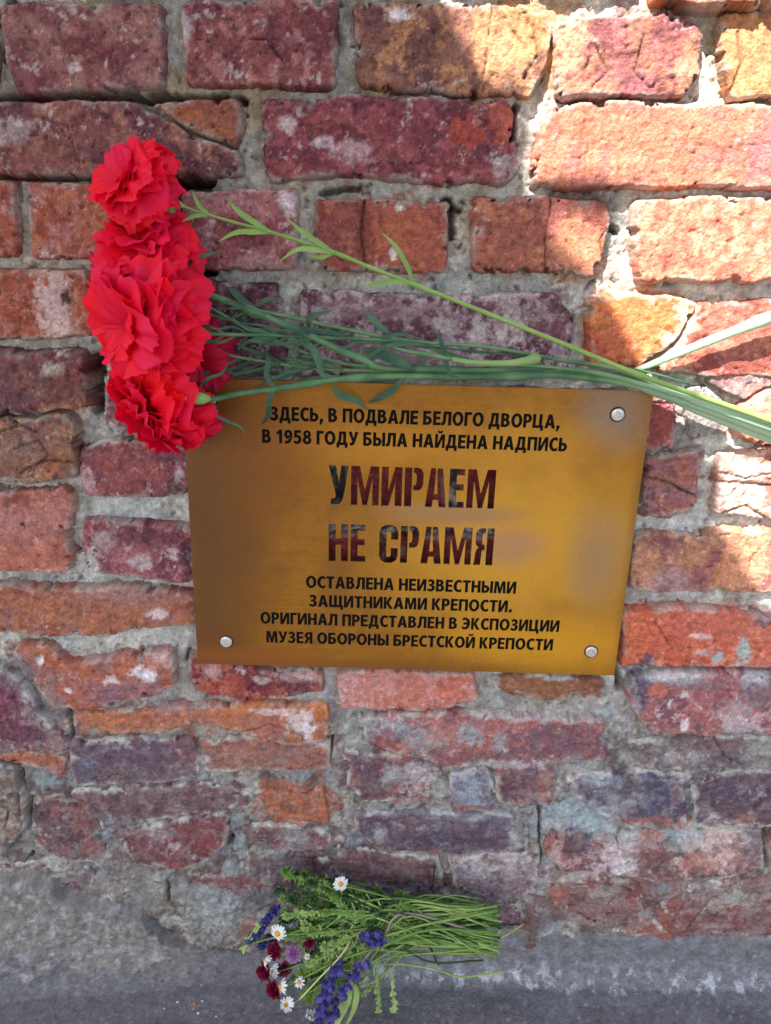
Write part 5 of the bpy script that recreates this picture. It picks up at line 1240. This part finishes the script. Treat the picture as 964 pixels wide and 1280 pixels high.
def lupine(spine, lay, n, size, label, cat='lupine', mat=None, tip=False, end=None, stem=None):
    """spike of little hooded florets along a spine given in picture points"""
    path = [(x, y, lay) for x, y in spine]+[(p[0], p[1], p[2]) for p in stalk_path(spine[-1], end, lay)[2:]]
    t0 = empty('lupine', wp(*path[-1]), label, cat, 'blue lupines of the wildflower bunch')
    stalk(t0, path, .0013, stem or M_WG[0], 30)
    sp = cr([wp(x, y, lay+.1) for x, y in spine], 40)
    for i in range(n):
        f = (i+R.random())/n; p = sp[min(39, int(f*39))]
        ax = (sp[max(0, int(f*39)-1)]-sp[min(39, int(f*39)+2)]).normalized()
        a = i*2.4; e1 = ax.cross(Vector((0, -1, .2))).normalized(); e2 = ax.cross(e1)
        d = (e1*math.cos(a)+e2*math.sin(a)+ax*.4).normalized(); s = size*(.55+.6*f if tip else 1)*R.uniform(.8, 1.2)
        mb = MB()
        for sgn in (-1, 1):          # two wings and an upright banner
            sd = d.cross(ax).normalized()*sgn
            mb.ribbon([p, p+d*s*.4+sd*s*.25, p+d*s*.8+sd*s*.3, p+d*s*1.05+sd*s*.12], s*.75, sd, .5, wf=lambda u: max(.15, math.sin(math.pi*min(1, u*.85+.1))))
        mb.ribbon([p+d*s*.1, p+d*s*.4+ax*s*.4, p+d*s*.6+ax*s*.7, p+d*s*.65+ax*s*.95], s*.9, d, -.4, wf=lambda u: max(.2, math.sin(math.pi*min(1, u*.8+.15))))
        part('floret', mb.mesh('floret'), mat or M_BLUE, t0)
lupine([(308,1180),(322,1166),(334,1150),(344,1135)][::-1], .9, 34, .0050, 'blue lupine spike leaning out at the left above the daisy', mat=M_NAVY)
lupine([(328,1182),(338,1174),(350,1168)], .7, 16, .0052, 'short dark navy lupine between the left daisy and the crimson flowers', mat=M_NAVY)
lupine([(396,1282),(402,1262),(408,1240),(416,1220),(428,1200)], 1.5, 20, .0080, 'longest violet blue lupine hanging down to the bottom edge of the picture')
lupine([(418,1274),(424,1252),(434,1232),(446,1216),(458,1196)], 1.4, 13, .0078, 'violet blue lupine on a purplish stalk, right of the longest one', stem=M_PURST, end=(600,1166))
lupine([(458,1172),(470,1176),(482,1170)], 1.5, 10, .0075, 'little lupine cluster lying on the stems in the middle of the bunch')
# pale green tip of the left spike
t0 = empty('seed_grass', wp(345, 1150, .9), 'pale green seed head sticking out furthest to the left', 'grass head')
mb = MB(); pts = cr([wp(305,1184,1), wp(314,1170,1), wp(326,1156,1), wp(345,1150,.9)], 16); mb.tube(pts, [.0008]*16, 6); part('stem', mb.mesh('stem'), M_WG[2], t0)
mb = MB(); leaflets(mb, pts, 0, .75, 46, .0055, .0028, .35); part('seeds', mb.mesh('seeds'), M_WG[2], t0)

def pompom(x, y, lay, axis, r, mats, n, label, cat, grp, name, narrow=False):
    c = wp(x, y, lay); ax = Vector(axis).normalized(); q = ax.to_track_quat('Z', 'Y').to_matrix()
    path = stalk_path((x+3, y), None, lay*.6); path[0] = (x+2, y, lay*.8)
    t0 = empty(name, wp(*path[-1]), label, cat, grp)
    stalk(t0, path, .0010, M_WG[1])
    for i in range(n):
        f = (i+.5)/n; tilt = 1.7*f**.7; az = i*2.4
        d = q @ Vector((math.sin(tilt)*math.cos(az), math.sin(tilt)*math.sin(az), math.cos(tilt)))
        s = q @ Vector((-math.sin(az), math.cos(az), 0)); nn = d.cross(s)
        mb = MB(); L = r*R.uniform(.85, 1.1)
        bow = nn*r*R.uniform(-.12, .12)
        mb.ribbon([c+d*L*.15, c+d*L*.45+bow, c+d*L*.75+bow, c+d*L], r*(.22 if narrow else .85), nn, .35, wf=lambda u: max(.2, math.sin(math.pi*min(1, u*.75+.12))), wave=.25)
        part('petal', mb.mesh('petal'), mats, t0)
pompom(345,1187,1.0,(-.5,-.7,.2),.0095,M_CRIM,20,'upper of the three crimson flowers on the left, beside the clover','crimson flower','crimson flowers of the wildflower bunch','crimson_flower')
pompom(334,1213,.9,(-.7,-.5,.0),.0110,M_CRIM,20,'crimson flower at the left edge under the white daisies','crimson flower','crimson flowers of the wildflower bunch','crimson_flower')
pompom(345,1236,1.0,(-.6,-.6,.0),.0105,M_CRIM,20,'lowest crimson flower, behind the half turned daisy','crimson flower','crimson flowers of the wildflower bunch','crimson_flower')
pompom(388,1177,1.0,(-.1,-.9,.3),.0075,M_MAR,14,'dark maroon flower sunk among the leaves in the middle of the bunch','maroon flower',None,'maroon_flower')
pompom(355,1210,.9,(-.2,-.9,.3),.0090,M_MAR,14,'dark maroon flower below the clover','maroon flower',None,'maroon_flower')
pompom(367,1192,1.3,(-.2,-.85,.4),.0095,M_LILAC,46,'round lilac clover head in the left part of the bunch','clover',None,'clover',True)
# hanging seed sprigs at the lower right, yellow-green blade
for spine, lab in (([(474,1264),(473,1245),(472,1225),(478,1205)], 'pale seed sprig hanging onto the pavement right of the blue flowers'),
                   ([(493,1264),(492,1248),(490,1230),(492,1208)], 'thin pale seed sprig hanging furthest right over the pavement')):
    path = [(x, y, .5) for x, y in spine]+[(525,1180,.6),(590,1172,.6)]
    t0 = empty('seed_sprig', wp(*path[-1]), lab, 'sprig'); pts = stalk(t0, path, .0008, M_WG[2], 26)
    mb = MB(); leaflets(mb, pts, 0, .5, 46, .0042, .0030, .9); part('seeds', mb.mesh('seeds'), M_WG[2], t0)
t0 = empty('broad_blade', wp(437, 1232, .7), 'broad yellow green leaf blade at the bottom beside the lupines', 'leaf')
mb = MB(); mb.ribbon(cr([wp(438,1230,.8), wp(434,1248,.9), wp(426,1266,.9), wp(418,1290,.9)], 12), .010, (0, -1, .5), .3, wave=.1); part('blade', mb.mesh('blade'), M_WG[2], t0)
mb = MB(); mb.ribbon(cr([wp(440,1228,.8), wp(446,1240,.9), wp(442,1262,.9), wp(430,1288,.9)], 12), .006, (0, -1, .5), .3, wave=.1); part('blade', mb.mesh('blade'), M_WG[2], t0)
t0 = empty('grass_stalk', wp(375, 1250, 1.6), 'straw coloured straight grass stem lying diagonally on top of the bunch', 'grass stem')
mb = MB(); mb.tube(cr([wp(374,1250,1.7), wp(400,1222,1.7), wp(425,1196,1.6), wp(438,1176,1.4)], 12), [.0009]*12, 6); part('stem', mb.mesh('stem'), leaf_mat('straw', (160,160,110), (175,170,120), .6, 0, 60), t0)

# crumbs of brick on the pavement
M_CRUMB = flat_mat('brick_crumb', (165,105,75), .9); M_LIMEC = flat_mat('lime_crumb', (205,203,200), .9)
def crumb(px, py, r, mat, label, cat='crumb'):
    g = P(px, py, max(goff(px, py), .0)); mb = MB(); rs = random.Random(int(px*7+py))
    n = 9
    for j in range(5):
        f = -math.pi/2+math.pi*j/4
        for i in range(n):
            a = 2*math.pi*i/n; k = r*rs.uniform(.7, 1.25)
            mb.v.append(Vector((g.x+k*math.cos(f)*math.cos(a), g.y+.8*k*math.cos(f)*math.sin(a), .0018+r*.5*math.sin(f)*rs.uniform(.7, 1.2))))
    for j in range(4):
        for i in range(n): mb.f.append((j*n+i, j*n+(i+1) % n, (j+1)*n+(i+1) % n, (j+1)*n+i))
    o = link('crumb', mb.mesh('crumb', False), mat); tag(o, label, cat, 'crumbs on the pavement')
crumb(243,1256,.0026,M_CRUMB,'orange crumb of brick on the grey pavement, bigger of the two')
crumb(300,1247,.0020,M_CRUMB,'smaller orange crumb of brick on the pavement beside the flowers')
for (x, y, r) in ((222,1254,.0014),(252,1233,.0010),(248,1268,.0018),(253,1253,.0014),(300,1211,.0014),(206,1262,.001),(270,1272,.0013)):
    crumb(x, y, r, M_LIMEC, 'tiny white lime crumb on the grey pavement left of the flowers')
